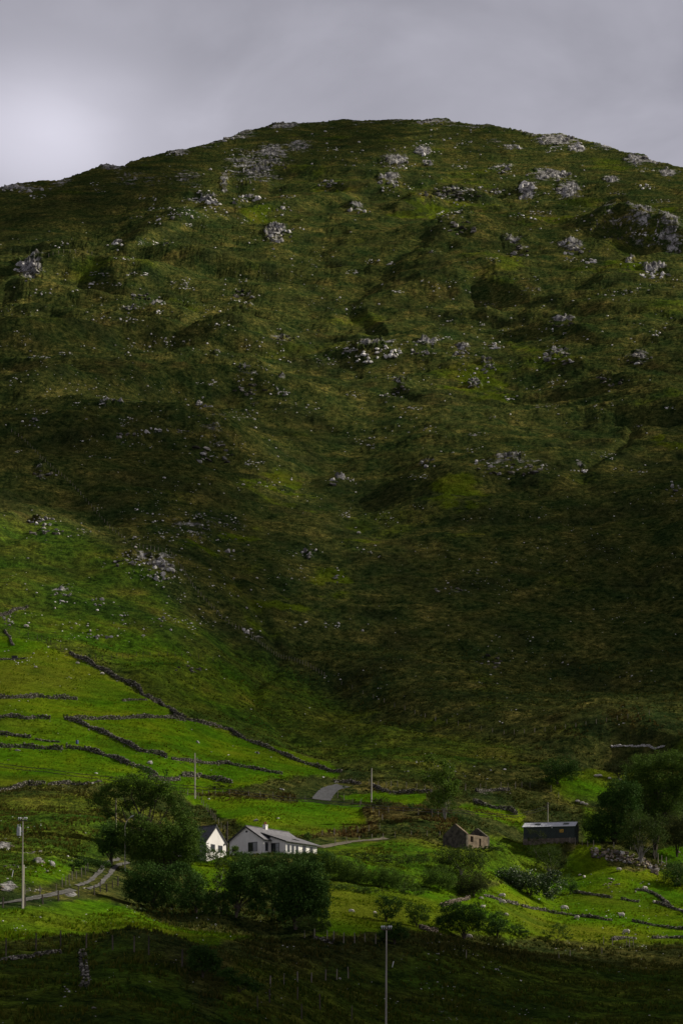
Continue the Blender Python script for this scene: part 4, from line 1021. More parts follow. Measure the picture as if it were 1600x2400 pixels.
fence('fence between driveway and rough bank right of the bungalow', [(785, 1980), (812, 1976), (842, 1972), (871, 1968), (898, 1965), (925, 1962), (963, 1960), (1000, 1960), (1030, 1960)], 1.15, TIMBER)
fence('track fence with stout dark posts by the curving gravel track', [(8, 2127), (60, 2124), (101, 2119), (138, 2111), (185, 2102), (222, 2098), (236, 2090), (251, 2090), (264, 2083), (277, 2076)], 1.25, TIMBER_D, .09)
fence('field fence behind the gravel track joining it at the corner', [(60, 2096), (95, 2096), (132, 2094), (147, 2080), (155, 2074), (163, 2070), (170, 2062), (180, 2060), (192, 2056), (201, 2050), (207, 2042)], 1.2, TIMBER)
fence('dark silhouetted fence along the shaded foreground mound', [(15, 2240), (85, 2228), (143, 2224), (203, 2222), (265, 2226), (315, 2231), (349, 2238), (427, 2266)], 1.5, TIMBER_D, .08)
fence('pale posts below the dark trees at the meadow edge', [(714, 2198), (737, 2203), (767, 2205), (782, 2208), (805, 2210), (831, 2210), (855, 2210), (880, 2212)], 1.25, TIMBER)
fence('thin pale fence across the shaded foreground hollow', [(633, 2313), (665, 2308), (697, 2306), (730, 2303), (763, 2297), (789, 2296), (816, 2293)], 1.15, TIMBER)
fence('nearest foreground fence of leaning shaded posts', [(604, 2372), (632, 2350), (697, 2343), (750, 2367), (707, 2388), (824, 2392)], 1.35, TIMBER_D, .06, ())
fence('fence in front of the green barn and yard', [(1228, 1972), (1252, 1970), (1282, 1972), (1296, 1974), (1318, 1976), (1334, 1978), (1347, 1980), (1363, 1982), (1376, 1984), (1390, 1986), (1437, 1987)], 1.3, TIMBER)
fence('cluster of tall pale stakes above the retaining wall', [(1476, 1990), (1481, 1991), (1485, 1991), (1488, 1991), (1492, 1992), (1496, 1993)], 1.5, TIMBER, .07, ())
fence('broken fence at the right end of the retaining wall', [(1530, 2006), (1533, 2014), (1537, 2010), (1541, 2022), (1549, 2026), (1560, 2030)], 1.9, TIMBER, .08, ())
fence('fence along the low mound behind the green barn', [(1090, 1852), (1125, 1850), (1138, 1849), (1173, 1848), (1190, 1848), (1207, 1848), (1222, 1847), (1241, 1846), (1290, 1856), (1308, 1870)], 1.4, TIMBER)
fence('fence along the top bank beyond the second utility pole', [(832, 1838), (865, 1840), (886, 1843), (905, 1845), (916, 1843), (931, 1844), (952, 1847), (976, 1850), (995, 1853)], 1.3, TIMBER)
fence('fence in the reddish bracken above the driveway', [(874, 1905), (888, 1915), (896, 1922), (910, 1904), (945, 1905), (980, 1910), (1012, 1914), (1026, 1916)], 1.2, TIMBER)
fence('short fence beside the grey road behind hedge', [(791, 1870), (806, 1876), (826, 1884), (843, 1892), (846, 1884)], 1.3, TIMBER)
fence('few rotten stakes at bottom edge of the lit meadow', [(1413, 2212), (1434, 2215), (1467, 2218), (1474, 2220), (1483, 2220)], 1.2, TIMBER)
fence('two short posts in the dark heath below the meadow', [(1309, 2246), (1335, 2244), (1409, 2235), (1092, 2248)], 1.1, TIMBER, .06, ())
for nm, lab, u0, v0, u1, v1, mt in (('marker_stake', 'white leaning stake in the rough grass beside the rusty rocks', 28, 2055, 32, 2039, FRAME_W), ('marker_stake', 'white tilted stake standing right of the tall bare pole', 918, 2266, 922, 2253, FRAME_W)):
    a = pix(u0, v0); m = MB(); h = (v0 - v1) / F * a.y; m.tube([(0, 0, -.2), ((u1 - u0) / F * a.y, 0, h)], [.05, .05], 6)
    tag(m.build(nm, mt, loc=a), lab, 'stake')
a = pix(69, 2104); m = MB(); m.box(-.45, -.06, 0, .45, .06, .1)
tag(m.build('plank', FRAME_W, loc=a, rot=(0, -.12, 0)), 'pale plank lying in grass behind the track fence', 'plank')
def trough():
    p = pix(35, 1545); t = thing('trough', 'small dark cattle trough standing at the low stone line', 'trough', p)
    m = MB(); m.box(-.75, -.4, .15, .75, .4, .22); m.box(-.75, -.4, .22, .75, -.34, .85); m.box(-.75, .34, .22, .75, .4, .85); m.box(-.75, -.34, .22, -.69, .34, .85); m.box(.69, -.34, .22, .75, .34, .85); m.build('tank', FRAME_D, t)
    for sx in (-.6, .6):
        m = MB(); m.box(sx - .06, -.34, -.2, sx + .06, .34, .15); m.build('leg', FRAME_D, t)
trough()
p = pix(181, 1752); t = thing('feed_drum', 'small blue drum standing on the lower pasture wall', 'drum', p + Vector((0, .2, .8)))
m = MB(); m.tube([(0, 0, 0), (0, 0, .08), (0, 0, .72), (0, 0, .8)], [.25, .29, .29, .26], 10); m.build('barrel', simple('blue_plastic', (.03, .05, .16), (.045, .07, .22), 2, .5, .4), t)
m = MB(); m.tube([(0, 0, .8), (0, 0, .86)], [.27, .27], 10); m.build('lid', FRAME_D, t)

# ------------------------------------------------------------------ utility poles
def pole(label, u, vb, vt, r=.13, arm=True, ins=2, lean=0.0, mat=POLE, y=None, extras=None):
    a = pix(u, vb) if y is None else at(u, vb, y); h = (vb - vt) / F * a.y
    t = thing('utility_pole', label, 'utility pole', a)
    m = MB(); m.tube([(0, 0, -1.2), (lean * h * .5, 0, h * .5), (lean * h, 0, h)], [r * 1.15, r, r * .75], 10); m.build('shaft', mat, t)
    if arm:
        c = MB(); c.box(lean * h - .5, -.17, h - .42, lean * h + .5, -.07, h - .3); ca = c.build('crossarm', TIMBER_D, t)
        for k in range(ins):
            for s_ in (-1, 1):
                x = lean * h + s_ * (.44 - .2 * k)
                i = MB(); i.tube([(x, -.12, h - .3), (x, -.12, h - .14)], [.02, .02], 5); i.tube([(x, -.12, h - .16), (x, -.12, h - .06), (x, -.12, h + .02)], [.085, .10, .05], 8); i.build('insulator', PORCELAIN, ca)
    if extras: extras(t, h, lean * h)
    return t
def transformer(t, h, x):
    m = MB(); zz = h - 1.55
    m.tube([(x - .42, -.05, zz - .55), (x - .42, -.05, zz - .5), (x - .42, -.05, zz + .42), (x - .42, -.05, zz + .5)], [.2, .25, .25, .18], 12); tr = m.build('transformer', METAL, t)
    for s_ in (-.12, .12):
        i = MB(); i.tube([(x - .42 + s_, -.05, zz + .45), (x - .42 + s_, -.05, zz + .8)], [.05, .03], 6); i.build('bushing', PORCELAIN, tr)
    m = MB(); m.box(x - .2, -.09, zz - .1, x + .05, .03, zz + .05); m.build('bracket', METAL, t)
    m = MB(); m.tube([(.05, .22, -1), (.12, .2, 4.9)], [.10, .09], 10); m.build('splint', POLE, t)
    m = MB(); m.tube([(x - .3, -.05, zz - .5), (-1.6, -1.0, .0)], [.012, .012], 4); m.build('stay_wire', WIRE, t)
pole('tall grey pole carrying a transformer beside the gravel track', 53, 2129, 1916, .07, lean=.006, extras=transformer)
pole('grey pole behind the big tree, standing in the pasture', 457, 1872, 1765, .13, arm=False)
pole('bare grey pole rising from the brown bush by the road', 870, 1880, 1800, .14, arm=False, lean=.008)
pole('dark mottled pole seen through the left side of tree', 272, 1960, 1872, .12, arm=False, mat=TIMBER)
pole('dark double pole between outbuilding and bungalow', 533, 1996, 1925, .12, arm=False, mat=TIMBER_D, extras=lambda t, h, x: [setattr(m, 'x', 0) or m.build('stay', TIMBER_D, t) for m in [MB()] if m.tube([(-.35, .1, -1), (-.2, .05, h * .85)], [.09, .07], 8) is None])
pole('thin pole rising behind the green barn roof', 1283, 1952, 1880, .09, arm=True, ins=0)
pole('tall bare pole in the shaded foreground with white insulators', 904, 2418, 2170, .085, lean=.006)
def street_lamp():
    a = pix(295, 2040); a.y -= 1.0; h = 7.6
    t = thing('street_lamp', 'slim street lamp with curved arm in front of the big tree', 'street lamp', a)
    m = MB(); m.tube([(0, 0, -1), (0, 0, h - 2), (0, 0, h - 1.2), (.25, 0, h - .4), (.75, 0, h + .15)], [.08, .06, .055, .045, .04], 8); m.build('column', POLE, t)
    m = MB(); m.tube([(.7, 0, h + .1), (.9, 0, h + .24), (1.3, 0, h + .42)], [.04, .1, .07], 8); m.build('lamp_head', METAL, t)
street_lamp()
def power_line(label, pts, r=.05):
    P = [at(*p) for p in pts]; t = thing('power_line', label, 'cable', P[0])
    for dz in (0, -.5):
        m = MB(); q = []
        for a, b in zip(P[:-1], P[1:]):
            for k in range(6): q.append(a.lerp(b, k / 6) - P[0] + Vector((0, 0, dz - .12 * math.sin(math.pi * k / 6))))
        q.append(P[-1] - P[0] + Vector((0, 0, dz))); m.tube(q, [r] * len(q), 4, False); m.build('conductor', WIRE, t)
pole('plain pole outside to the west carrying the cable pair', -120, 1890, 1774, .14, arm=False, y=330)
power_line('pair of cables sagging across pasture behind the big tree', [(-120, 1777, 330), (0, 1789, 336), (110, 1802, 342), (251, 1820, 350), (365, 1833, 356), (457, 1842, 360), (540, 1850, 364), (640, 1864, 370), (730, 1872, 376), (870, 1886, 388), (960, 1893, 396), (1074, 1899, 408), (1204, 1910, 424), (1283, 1888, 452)])

# ------------------------------------------------------------------ trees, hedges and bushes
rt = np.random.default_rng(5)
LEAF_N, LEAF_S = 4.5, .48
def leaf_mesh(name, blobs, y, size, density, mat, o, flat=0.0, hollow=.45, seed=0):
    """leaf-sized quads spread through blobs (u, v, ru, rv[, dy]) at distance y"""
    cs = []; 
    for b in blobs:
        u, v, ru, rv = b[:4]; dy = b[4] if len(b) > 4 else 0.0
        c = at(u, v, y + dy); a_, b_ = ru / F * y, rv / F * y; d_ = max(.6, min(a_, 1.4 * b_))
        n = int(density * (ru * rv * math.pi) / 9.0 * LEAF_N) + 60
        # clumps of leaves, each clump a small puff
        nc = max(8, int(n / 30))
        dirs = rt.normal(size=(nc, 3)); dirs /= np.linalg.norm(dirs, axis=1)[:, None]
        rad = hollow + (1 - hollow) * rt.random(nc) ** .5
        rad *= 0.86 + .24 * np.sin(dirs[:, 0] * 5 + seed) * np.sin(dirs[:, 2] * 4 + 2 * seed) + rt.uniform(-.14, .20, nc)
        cc = dirs * rad[:, None]
        k = rt.integers(0, nc, n); sp = .17
        p = (cc[k] + rt.normal(size=(n, 3)) * sp * rt.uniform(.5, 1.15, (n, 1))) * (a_, d_, b_)
        cs.append(p + np.array(c - o))
    p = np.concatenate(cs); n = len(p)
    nrm = rt.normal(size=(n, 3)); nrm[:, 2] += .5; nrm /= np.linalg.norm(nrm, axis=1)[:, None]
    t1 = np.cross(nrm, rt.normal(size=(n, 3))); t1 /= np.linalg.norm(t1, axis=1)[:, None] + 1e-9; t2 = np.cross(nrm, t1)
    s_ = size * LEAF_S * rt.uniform(.6, 1.3, (n, 1)); l = s_ * rt.uniform(1.0, 1.7, (n, 1))
    V = np.stack([p - t1 * l, p - t2 * s_ * .6, p + t1 * l, p + t2 * s_ * .6], 1).reshape(-1, 3)
    return np_mesh(name, V, np.arange(n * 4).reshape(-1, 4), mat)
def branches(o, base, tips, r0, fork=.35, wig=.25, mat=BARK, name='trunk', n=6, parent=None):
    m = MB(); base = base - o
    for i, tp in enumerate(tips):
        tp = tp - o; mid = base.lerp(tp, fork); mid.x = base.x + (tp.x - base.x) * fork * .5; mid.y = base.y + (tp.y - base.y) * fork * .5
        q = [base + Vector((0, 0, -.4)), base.lerp(mid, .55), mid]
        for k in (1, 2, 3):
            x = mid.lerp(tp, k / 3); L_ = (tp - base).length * wig * .25
            if k < 3: x += Vector((rw.uniform(-L_, L_), rw.uniform(-L_, L_), rw.uniform(-L_, L_) * .5))
            q.append(x)
        rr = r0 * (1 if i == 0 else .75)
        m.tube(q, [rr, rr * .85, rr * .6, rr * .42, rr * .25, rr * .1], n, False)
        for k in (3, 4):                      # twigs
            for _ in range(2):
                e = q[k] + Vector((rw.uniform(-1, 1), rw.uniform(-.6, .6), rw.uniform(.1, 1))) * (tp - base).length * .16
                m.tube([q[k], q[k].lerp(e, .5) + Vector((0, 0, .08)), e], [rr * .22, rr * .13, rr * .05], 4, False)
    return m.build(name, mat, parent)
def tree(name, label, cat, foot, blobs, mat, size=.22, dens=1.0, tips=None, r0=.2, bark=BARK, dy=0.0, crown='crown', hollow=.45, trunk='trunk', lift=0.0, group=None):
    a = pix(*foot); y = a.y + dy; o = Vector((a.x * y / a.y, y, gz(a.x * y / a.y, y)))
    if cat == 'hedge': blobs = [(b[0], b[1] - 2, b[2] * 1.2, b[3] * 1.25) for b in blobs]
    t = thing(name, label, cat, o, 0, group)
    if tips is None:
        tips = [(b[0] + rw.uniform(-.3, .3) * b[2], b[1] - .25 * b[3]) for b in blobs for _ in range(2)]
    if trunk: branches(o, o, [at(u, v, y + rw.uniform(-.4, .4)) for u, v in tips], r0, mat=bark, name=trunk, parent=t)
    link(crown, leaf_mesh(crown, blobs, y, size, dens, mat, o, hollow=hollow, seed=len(blobs) + foot[0]), t)
    return t
T = tree
T('sycamore_tree', 'big spreading tree with open crown and visible branches, tallest by the bungalow', 'tree', (335, 2000),
  [(312, 1832, 50, 20), (270, 1850, 42, 22), (238, 1878, 34, 22), (355, 1838, 45, 20), (388, 1856, 38, 22), (412, 1882, 26, 26), (330, 1862, 50, 14), (255, 1905, 30, 12), (425, 1915, 30, 22), (445, 1935, 24, 20), (300, 1885, 30, 14), (345, 1880, 40, 16), (450, 1952, 26, 22), (425, 1950, 30, 22)], LEAF_MID, .24, 1.25,
  tips=[(312, 1835), (262, 1862), (232, 1885), (350, 1840), (380, 1850), (408, 1880), (430, 1910), (330, 1838), (290, 1852), (365, 1865), (395, 1900), (345, 1870), (300, 1872)], r0=.33, hollow=.3)
T('sycamore_tree', 'dense rounded tree below and in front of the big open crowned tree', 'tree', (380, 2050),
  [(380, 1975, 60, 36), (330, 1985, 48, 34), (420, 1998, 34, 32), (365, 2010, 62, 30), (350, 1945, 40, 18), (400, 1945, 34, 20), (438, 1982, 36, 28), (292, 1962, 38, 28), (446, 1958, 30, 22), (320, 1925, 34, 16)], LEAF_MID, .24, 1.5, r0=.25, dy=-6)
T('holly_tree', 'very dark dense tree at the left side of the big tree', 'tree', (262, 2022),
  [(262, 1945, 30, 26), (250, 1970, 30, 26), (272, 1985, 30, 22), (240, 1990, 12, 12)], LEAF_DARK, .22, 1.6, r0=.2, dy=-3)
T('hawthorn_bush', 'broad dark bush beside the gravel track, trunks showing beneath', 'bush', (358, 2126),
  [(335, 2052, 52, 30), (385, 2062, 52, 36), (312, 2085, 32, 34), (350, 2098, 45, 30), (400, 2095, 34, 30), (420, 2035, 30, 18)], LEAF_DARK, .2, 1.5, r0=.12)
T('hawthorn_bush', 'dark rounded bush right of the broad trackside bush', 'bush', (460, 2140),
  [(458, 2075, 32, 34), (440, 2105, 30, 28), (480, 2112, 28, 26)], LEAF_DARK, .2, 1.5, r0=.1)
T('ash_sapling', 'thin leaning tree with bare trunk below the outbuilding', 'tree', (503, 2122),
  [(522, 2045, 22, 22), (505, 2070, 22, 14), (530, 2075, 18, 16), (515, 2025, 20, 14)], LEAF_OLIVE, .18, .7, tips=[(525, 2032), (508, 2065), (530, 2070), (518, 2040)], r0=.12, bark=BARK_P)
T('hedge', 'dark hedge below the white outbuilding', 'hedge', (460, 2020),
  [(448, 1995, 22, 26), (470, 2000, 26, 26), (440, 2010, 20, 14)], LEAF_DARK, .18, 1.8, trunk=None, crown='foliage')
T('garden_shrub', 'mid green shrub covering the lower wall of outbuilding', 'bush', (507, 2026),
  [(500, 2002, 17, 16), (520, 2006, 18, 17), (535, 2012, 14, 16)], LEAF_MID, .16, 1.5, r0=.05, dy=-2.5, crown='foliage', trunk='stem')
T('garden_shrub', 'bright green shrub at the left foot of bungalow gable', 'bush', (551, 2012),
  [(550, 1993, 16, 11), (560, 2000, 12, 8)], LEAF_FRESH, .16, 1.5, r0=.05, dy=-2.5, crown='foliage', trunk='stem')
T('garden_hedge', 'long dark garden hedge in front of the bungalow', 'hedge', (680, 2035),
  [(570, 2018, 26, 18), (605, 2022, 28, 20), (645, 2022, 28, 20), (682, 2020, 28, 20), (715, 2016, 28, 18), (745, 2014, 24, 18), (768, 2020, 20, 20), (600, 2036, 30, 14), (650, 2038, 34, 14), (560, 2030, 22, 16)], LEAF_DARK, .17, 2.0, trunk=None, crown='foliage', dy=-3)
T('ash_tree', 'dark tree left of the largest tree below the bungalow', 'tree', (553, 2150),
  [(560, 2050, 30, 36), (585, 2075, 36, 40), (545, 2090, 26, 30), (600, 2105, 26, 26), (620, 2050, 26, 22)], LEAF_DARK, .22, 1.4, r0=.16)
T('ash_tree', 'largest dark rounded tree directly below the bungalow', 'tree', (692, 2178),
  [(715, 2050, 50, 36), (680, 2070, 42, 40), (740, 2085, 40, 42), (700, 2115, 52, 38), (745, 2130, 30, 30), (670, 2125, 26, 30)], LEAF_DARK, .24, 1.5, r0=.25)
T('hawthorn_thicket', 'dark scrub filling the gap between the two trees below the bungalow', 'bush', (640, 2150), [(630, 2060, 30, 26), (645, 2095, 26, 24), (655, 2040, 24, 18), (610, 2135, 26, 16), (640, 2150, 30, 12)], LEAF_DARK, .2, 1.3, r0=.08, dy=2)
T('hawthorn_thicket', 'dark scrub between the leaning thin tree and the left dark tree', 'bush', (520, 2150), [(500, 2105, 26, 20), (528, 2110, 24, 26), (490, 2135, 26, 14), (535, 2140, 26, 14), (540, 2050, 18, 24)], LEAF_DARK, .2, 1.0, r0=.08, dy=2)
T('willow_bush', 'low olive bush at the foot of largest dark tree', 'bush', (735, 2190),
  [(722, 2165, 32, 20), (755, 2172, 24, 18)], LEAF_OLIVE, .17, 1.6, r0=.06, dy=-2, crown='foliage', trunk='stem')
T('garden_shrub', 'small fresh green shrub by the right end of bungalow', 'bush', (719, 1976), [(719, 1960, 12, 12), (726, 1968, 9, 8)], LEAF_MID, .2, 1.6, r0=.05, dy=2, crown='foliage', trunk='stem')
T('hedge', 'sloping hedge with pale top right of the garden hedge', 'hedge', (815, 2066), [(780, 2026, 26, 20), (805, 2034, 28, 22), (832, 2042, 26, 22), (852, 2052, 18, 16), (790, 2050, 34, 20), (830, 2060, 34, 14)], LEAF_MID, .16, 2.0, trunk=None, crown='foliage')
T('hedge', 'rounded hedge clump second from left in the hedge row', 'hedge', (905, 2082), [(890, 2056, 24, 22), (912, 2054, 26, 20), (900, 2070, 34, 14), (932, 2066, 18, 18)], LEAF_MID, .16, 2.0, trunk=None, crown='foliage')
T('willow_bush', 'light small tree with leaning stem between hedge clumps', 'bush', (944, 2092), [(962, 2066, 20, 16), (972, 2078, 15, 12), (950, 2060, 14, 10)], LEAF_FRESH, .17, 1.0, r0=.08, crown='foliage', trunk='stem')
T('hedge', 'rightmost rounded clump of the hedge row', 'hedge', (1025, 2086), [(1005, 2056, 18, 20), (1028, 2052, 26, 20), (1052, 2060, 18, 18), (1025, 2070, 34, 14)], LEAF_MID, .16, 2.0, trunk=None, crown='foliage')
T('blackthorn_bush', 'rusty dark bush standing at the right end of hedge row', 'bush', (1110, 2104), [(1105, 2066, 36, 30), (1125, 2078, 28, 24), (1085, 2074, 22, 22)], LEAF_RUST, .18, 1.8, r0=.08, crown='foliage', trunk='stem')
T('sallow_bush', 'large olive bush with pale dry stems below the ruin', 'bush', (1080, 2050), [(1040, 2005, 34, 22), (1080, 2008, 42, 26), (1115, 2018, 34, 26), (1060, 2028, 40, 18)], LEAF_OLIVE, .19, 1.4, r0=.08, bark=BARK_P, crown='foliage', trunk='stem')
T('rhododendron', 'wide glossy leaved shrub reflecting light above the meadow', 'bush', (1240, 2100), [(1185, 2052, 26, 22), (1215, 2062, 34, 30), (1255, 2066, 38, 30), (1290, 2078, 34, 30), (1195, 2078, 30, 18), (1300, 2052, 18, 16)], LEAF_GLOSS, .26, 1.5, r0=.08, crown='foliage', trunk='stem')
T('blackthorn_bush', 'dark low bush at the right end of glossy shrub', 'bush', (1334, 2096), [(1332, 2068, 20, 26), (1345, 2082, 14, 14)], LEAF_DARK, .18, 1.6, r0=.06, crown='foliage', trunk='stem')
T('willow_bush', 'feathery willow bush with upright stems below the barn', 'bush', (1288, 2052), [(1282, 2000, 36, 26), (1300, 2020, 32, 26), (1255, 1992, 28, 16), (1268, 2025, 30, 18)], LEAF_OLIVE, .17, 1.1, r0=.09, bark=BARK_P, crown='foliage', trunk='stem')
T('willow_bush', 'thin grey bush standing against left half of barn front', 'bush', (1255, 1984), [(1248, 1958, 18, 18), (1268, 1960, 16, 16)], LEAF_RUST, .17, .8, r0=.06, dy=-4, crown='foliage', trunk='stem')
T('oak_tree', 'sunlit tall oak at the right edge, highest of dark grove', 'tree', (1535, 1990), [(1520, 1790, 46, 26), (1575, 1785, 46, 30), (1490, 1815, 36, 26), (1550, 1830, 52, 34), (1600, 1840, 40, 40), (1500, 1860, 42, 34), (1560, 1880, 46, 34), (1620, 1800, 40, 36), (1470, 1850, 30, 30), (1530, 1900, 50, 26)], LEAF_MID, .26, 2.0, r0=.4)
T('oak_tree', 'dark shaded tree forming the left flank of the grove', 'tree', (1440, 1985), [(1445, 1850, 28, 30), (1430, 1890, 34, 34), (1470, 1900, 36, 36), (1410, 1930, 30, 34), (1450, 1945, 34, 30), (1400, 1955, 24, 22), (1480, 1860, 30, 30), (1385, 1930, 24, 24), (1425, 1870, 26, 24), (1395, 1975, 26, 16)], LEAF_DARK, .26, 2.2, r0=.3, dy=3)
T('willow_tree', 'pale olive willow in front of the grove with fine twigs', 'tree', (1500, 1996), [(1490, 1925, 34, 24), (1525, 1930, 34, 26), (1505, 1955, 44, 28), (1475, 1965, 26, 24), (1545, 1960, 24, 24)], LEAF_OLIVE, .22, 1.4, r0=.15, dy=-6, bark=BARK_P)
T('blackthorn_tree', 'rusty dark tree right of the willow at frame edge', 'tree', (1585, 1992), [(1570, 1935, 34, 32), (1605, 1945, 34, 36), (1585, 1970, 36, 22)], LEAF_RUST, .24, 1.6, r0=.15, dy=-4)
T('hawthorn_bush', 'dark bush at the right edge below the bright paddock', 'bush', (1592, 2078), [(1585, 2035, 36, 24), (1605, 2055, 40, 26), (1570, 2060, 26, 20)], LEAF_DARK, .2, 1.8, r0=.1)
T('hazel_thicket', 'dark hazel scrub in hollow above the bright green slope', 'bush', (1305, 1838), [(1290, 1800, 28, 22), (1320, 1795, 34, 24), (1345, 1808, 26, 20), (1300, 1818, 34, 18)], LEAF_DARK, .28, 1.5, r0=.1, crown='foliage', trunk='stem')
T('hawthorn_tree', 'small reddish thorn tree on the green slope with sheep beneath', 'tree', (1448, 1828), [(1440, 1795, 26, 18), (1462, 1798, 22, 18), (1448, 1808, 28, 12)], LEAF_RUST, .24, 1.4, r0=.14)
T('birch_tree', 'slender tree with thin airy crown and white lower trunk', 'tree', (1042, 1926), [(1010, 1776, 20, 10), (1036, 1788, 20, 13), (1052, 1808, 22, 22), (1030, 1820, 22, 26), (1045, 1850, 34, 30), (1000, 1826, 14, 9), (1065, 1845, 20, 26), (1030, 1875, 26, 18)], LEAF_FRESH, .30, 1.0, tips=[(1036, 1785), (1012, 1778), (1055, 1800), (1030, 1815), (1068, 1840), (1020, 1850), (1050, 1850), (1000, 1828), (1060, 1868), (1032, 1800)], r0=.085, bark=BARK_P, hollow=.1)
T('gorse_bush', 'brownish bush at the foot of the second utility pole', 'bush', (890, 1896), [(882, 1880, 20, 15), (900, 1884, 20, 13)], LEAF_RUST, .2, 1.8, r0=.06, crown='foliage', trunk='stem')
T('gorse_bush', 'small dark dome shaped bush left of the slender birch', 'bush', (966, 1898), [(966, 1889, 13, 9)], LEAF_DARK, .18, 2.4, r0=.05, crown='foliage', trunk='stem')
T('hawthorn_bush', 'green scrub beneath the slender birch', 'bush', (1010, 1905), [(995, 1888, 16, 12), (1020, 1890, 18, 13), (1040, 1880, 16, 12), (1060, 1888, 16, 12)], LEAF_MID, .2, 1.4, r0=.05, crown='foliage', trunk='stem')
T('bramble_bush', 'low brambles along the foot of the ruin side wall', 'bush', (1118, 1999), [(1098, 1990, 18, 8), (1122, 1991, 20, 8), (1146, 1990, 18, 9), (1165, 1984, 20, 12)], LEAF_OLIVE, .18, 1.5, r0=.04, dy=-3, crown='foliage', trunk='stem')
T('sallow_bush', 'scrub in front of the hedge row, left of the loose meadow bush', 'bush', (840, 2092), [(800, 2078, 26, 9), (840, 2084, 28, 10), (870, 2086, 24, 9), (985, 2090, 26, 9), (950, 2090, 22, 9)], LEAF_MID, .17, 1.3, r0=.04, crown='foliage', trunk='stem')
T('sallow_bush', 'low scrub between the hedge row and driveway right of bungalow', 'bush', (870, 2020), [(800, 2003, 26, 10), (850, 2008, 34, 12), (900, 2012, 34, 14), (950, 2018, 34, 14), (985, 2012, 26, 14)], LEAF_OLIVE, .2, 1.0, r0=.05, crown='foliage', trunk='stem')
T('hawthorn_bush', 'meadow bush behind the pale insulators of bare pole', 'bush', (925, 2212), [(915, 2180, 28, 20), (938, 2186, 22, 22), (905, 2192, 22, 14)], LEAF_DARK, .18, 1.7, r0=.08)
T('hawthorn_bush', 'loose green bush in meadow above the bare pole', 'bush', (905, 2160), [(895, 2112, 26, 14), (920, 2122, 28, 20), (905, 2140, 30, 16)], LEAF_DARK, .18, 1.4, r0=.08)
T('hawthorn_bush', 'loose bush between the meadow bush and the largest thicket', 'bush', (975, 2172), [(965, 2130, 24, 18), (990, 2140, 24, 18), (970, 2152, 26, 14)], LEAF_MID, .18, 1.2, r0=.08)
T('hawthorn_thicket', 'largest dark thicket in the lower meadow, sheep at its foot', 'bush', (1087, 2200), [(1060, 2135, 34, 24), (1100, 2138, 38, 26), (1080, 2160, 48, 26), (1040, 2160, 26, 22), (1125, 2160, 26, 22)], LEAF_DARK, .19, 1.7, r0=.12)
T('hawthorn_bush', 'rounded dark bush at the right of the largest thicket', 'bush', (1165, 2198), [(1160, 2155, 26, 22), (1175, 2172, 24, 18), (1150, 2175, 22, 16)], LEAF_DARK, .19, 1.6, r0=.08)
T('hawthorn_bush', 'low dark bush ending the thicket row towards open meadow', 'bush', (1215, 2196), [(1212, 2178, 24, 14), (1228, 2186, 16, 9)], LEAF_DARK, .18, 1.5, r0=.06)
T('elder_bush', 'sparse green bush at the bottom edge of lit meadow', 'bush', (1305, 2206), [(1285, 2188, 20, 12), (1310, 2180, 22, 16), (1328, 2192, 16, 10)], LEAF_MID, .18, 1.0, r0=.06)
T('gorse_bush', 'dark gorse silhouetted at the end of foreground mound fence', 'bush', (475, 2290), [(465, 2228, 24, 16), (485, 2240, 24, 20), (465, 2255, 30, 20), (500, 2262, 22, 18)], LEAF_DARK, .15, 1.8, r0=.06, crown='foliage', trunk='stem')
T('gorse_bush', 'dark gorse sloping down the right side of foreground mound', 'bush', (560, 2325), [(530, 2282, 28, 14), (565, 2298, 28, 16), (595, 2312, 22, 14)], LEAF_DARK, .14, 1.8, r0=.05, crown='foliage', trunk='stem')
T('bramble_bush', 'dark shrub growing over lower end of the pasture wall', 'bush', (340, 1824), [(330, 1804, 15, 9), (348, 1808, 14, 10)], LEAF_DARK, .2, 1.8, r0=.05, crown='foliage', trunk='stem')
T('bramble_bush', 'tiny upright shrub right of the wall shrub', 'bush', (389, 1824), [(389, 1812, 6, 9)], LEAF_DARK, .18, 2.0, r0=.05, crown='foliage', trunk='stem')
T('bramble_bush', 'round bush at lower end of the diagonal pasture wall', 'bush', (464, 1694), [(462, 1677, 17, 13)], LEAF_MID, .24, 1.6, r0=.06, crown='foliage', trunk='stem')
T('bramble_bush', 'small bush at top of the diagonal pasture wall', 'bush', (209, 1548), [(208, 1539, 9, 7)], LEAF_DARK, .24, 1.8, r0=.05, crown='foliage', trunk='stem')
T('bramble_bush', 'small bush on the corner where two pasture walls meet', 'bush', (153, 1682), [(153, 1676, 7, 6)], LEAF_OLIVE, .2, 1.8, r0=.05, crown='foliage', trunk='stem')
T('bramble_bush', 'brown shrub clump by the rubble wall right of pole', 'bush', (515, 1850), [(510, 1842, 20, 8), (530, 1838, 14, 8)], LEAF_RUST, .2, 1.6, r0=.05, crown='foliage', trunk='stem')
T('hawthorn_bush', 'dark foliage added as the tree shadow at the left end of gravel track', 'hedge', (205, 2040), [(180, 2026, 20, 9), (210, 2026, 26, 11), (240, 2028, 20, 10)], LEAF_DARK, .16, 1.9, trunk=None, crown='foliage')  # dark leaf mass added where the tree's shadow falls, no hedge there
T('bramble_bush', 'rusty little shrub beside the left end of added trackside shadow foliage', 'bush', (173, 2046), [(173, 2035, 6, 10)], LEAF_RUST, .16, 2.0, r0=.04, crown='foliage', trunk='stem')
T('bramble_bush', 'dark bramble patch by the top bend of grey road', 'bush', (820, 1862), [(815, 1850, 15, 9), (828, 1857, 10, 7)], LEAF_DARK, .2, 1.7, r0=.05, crown='foliage', trunk='stem')
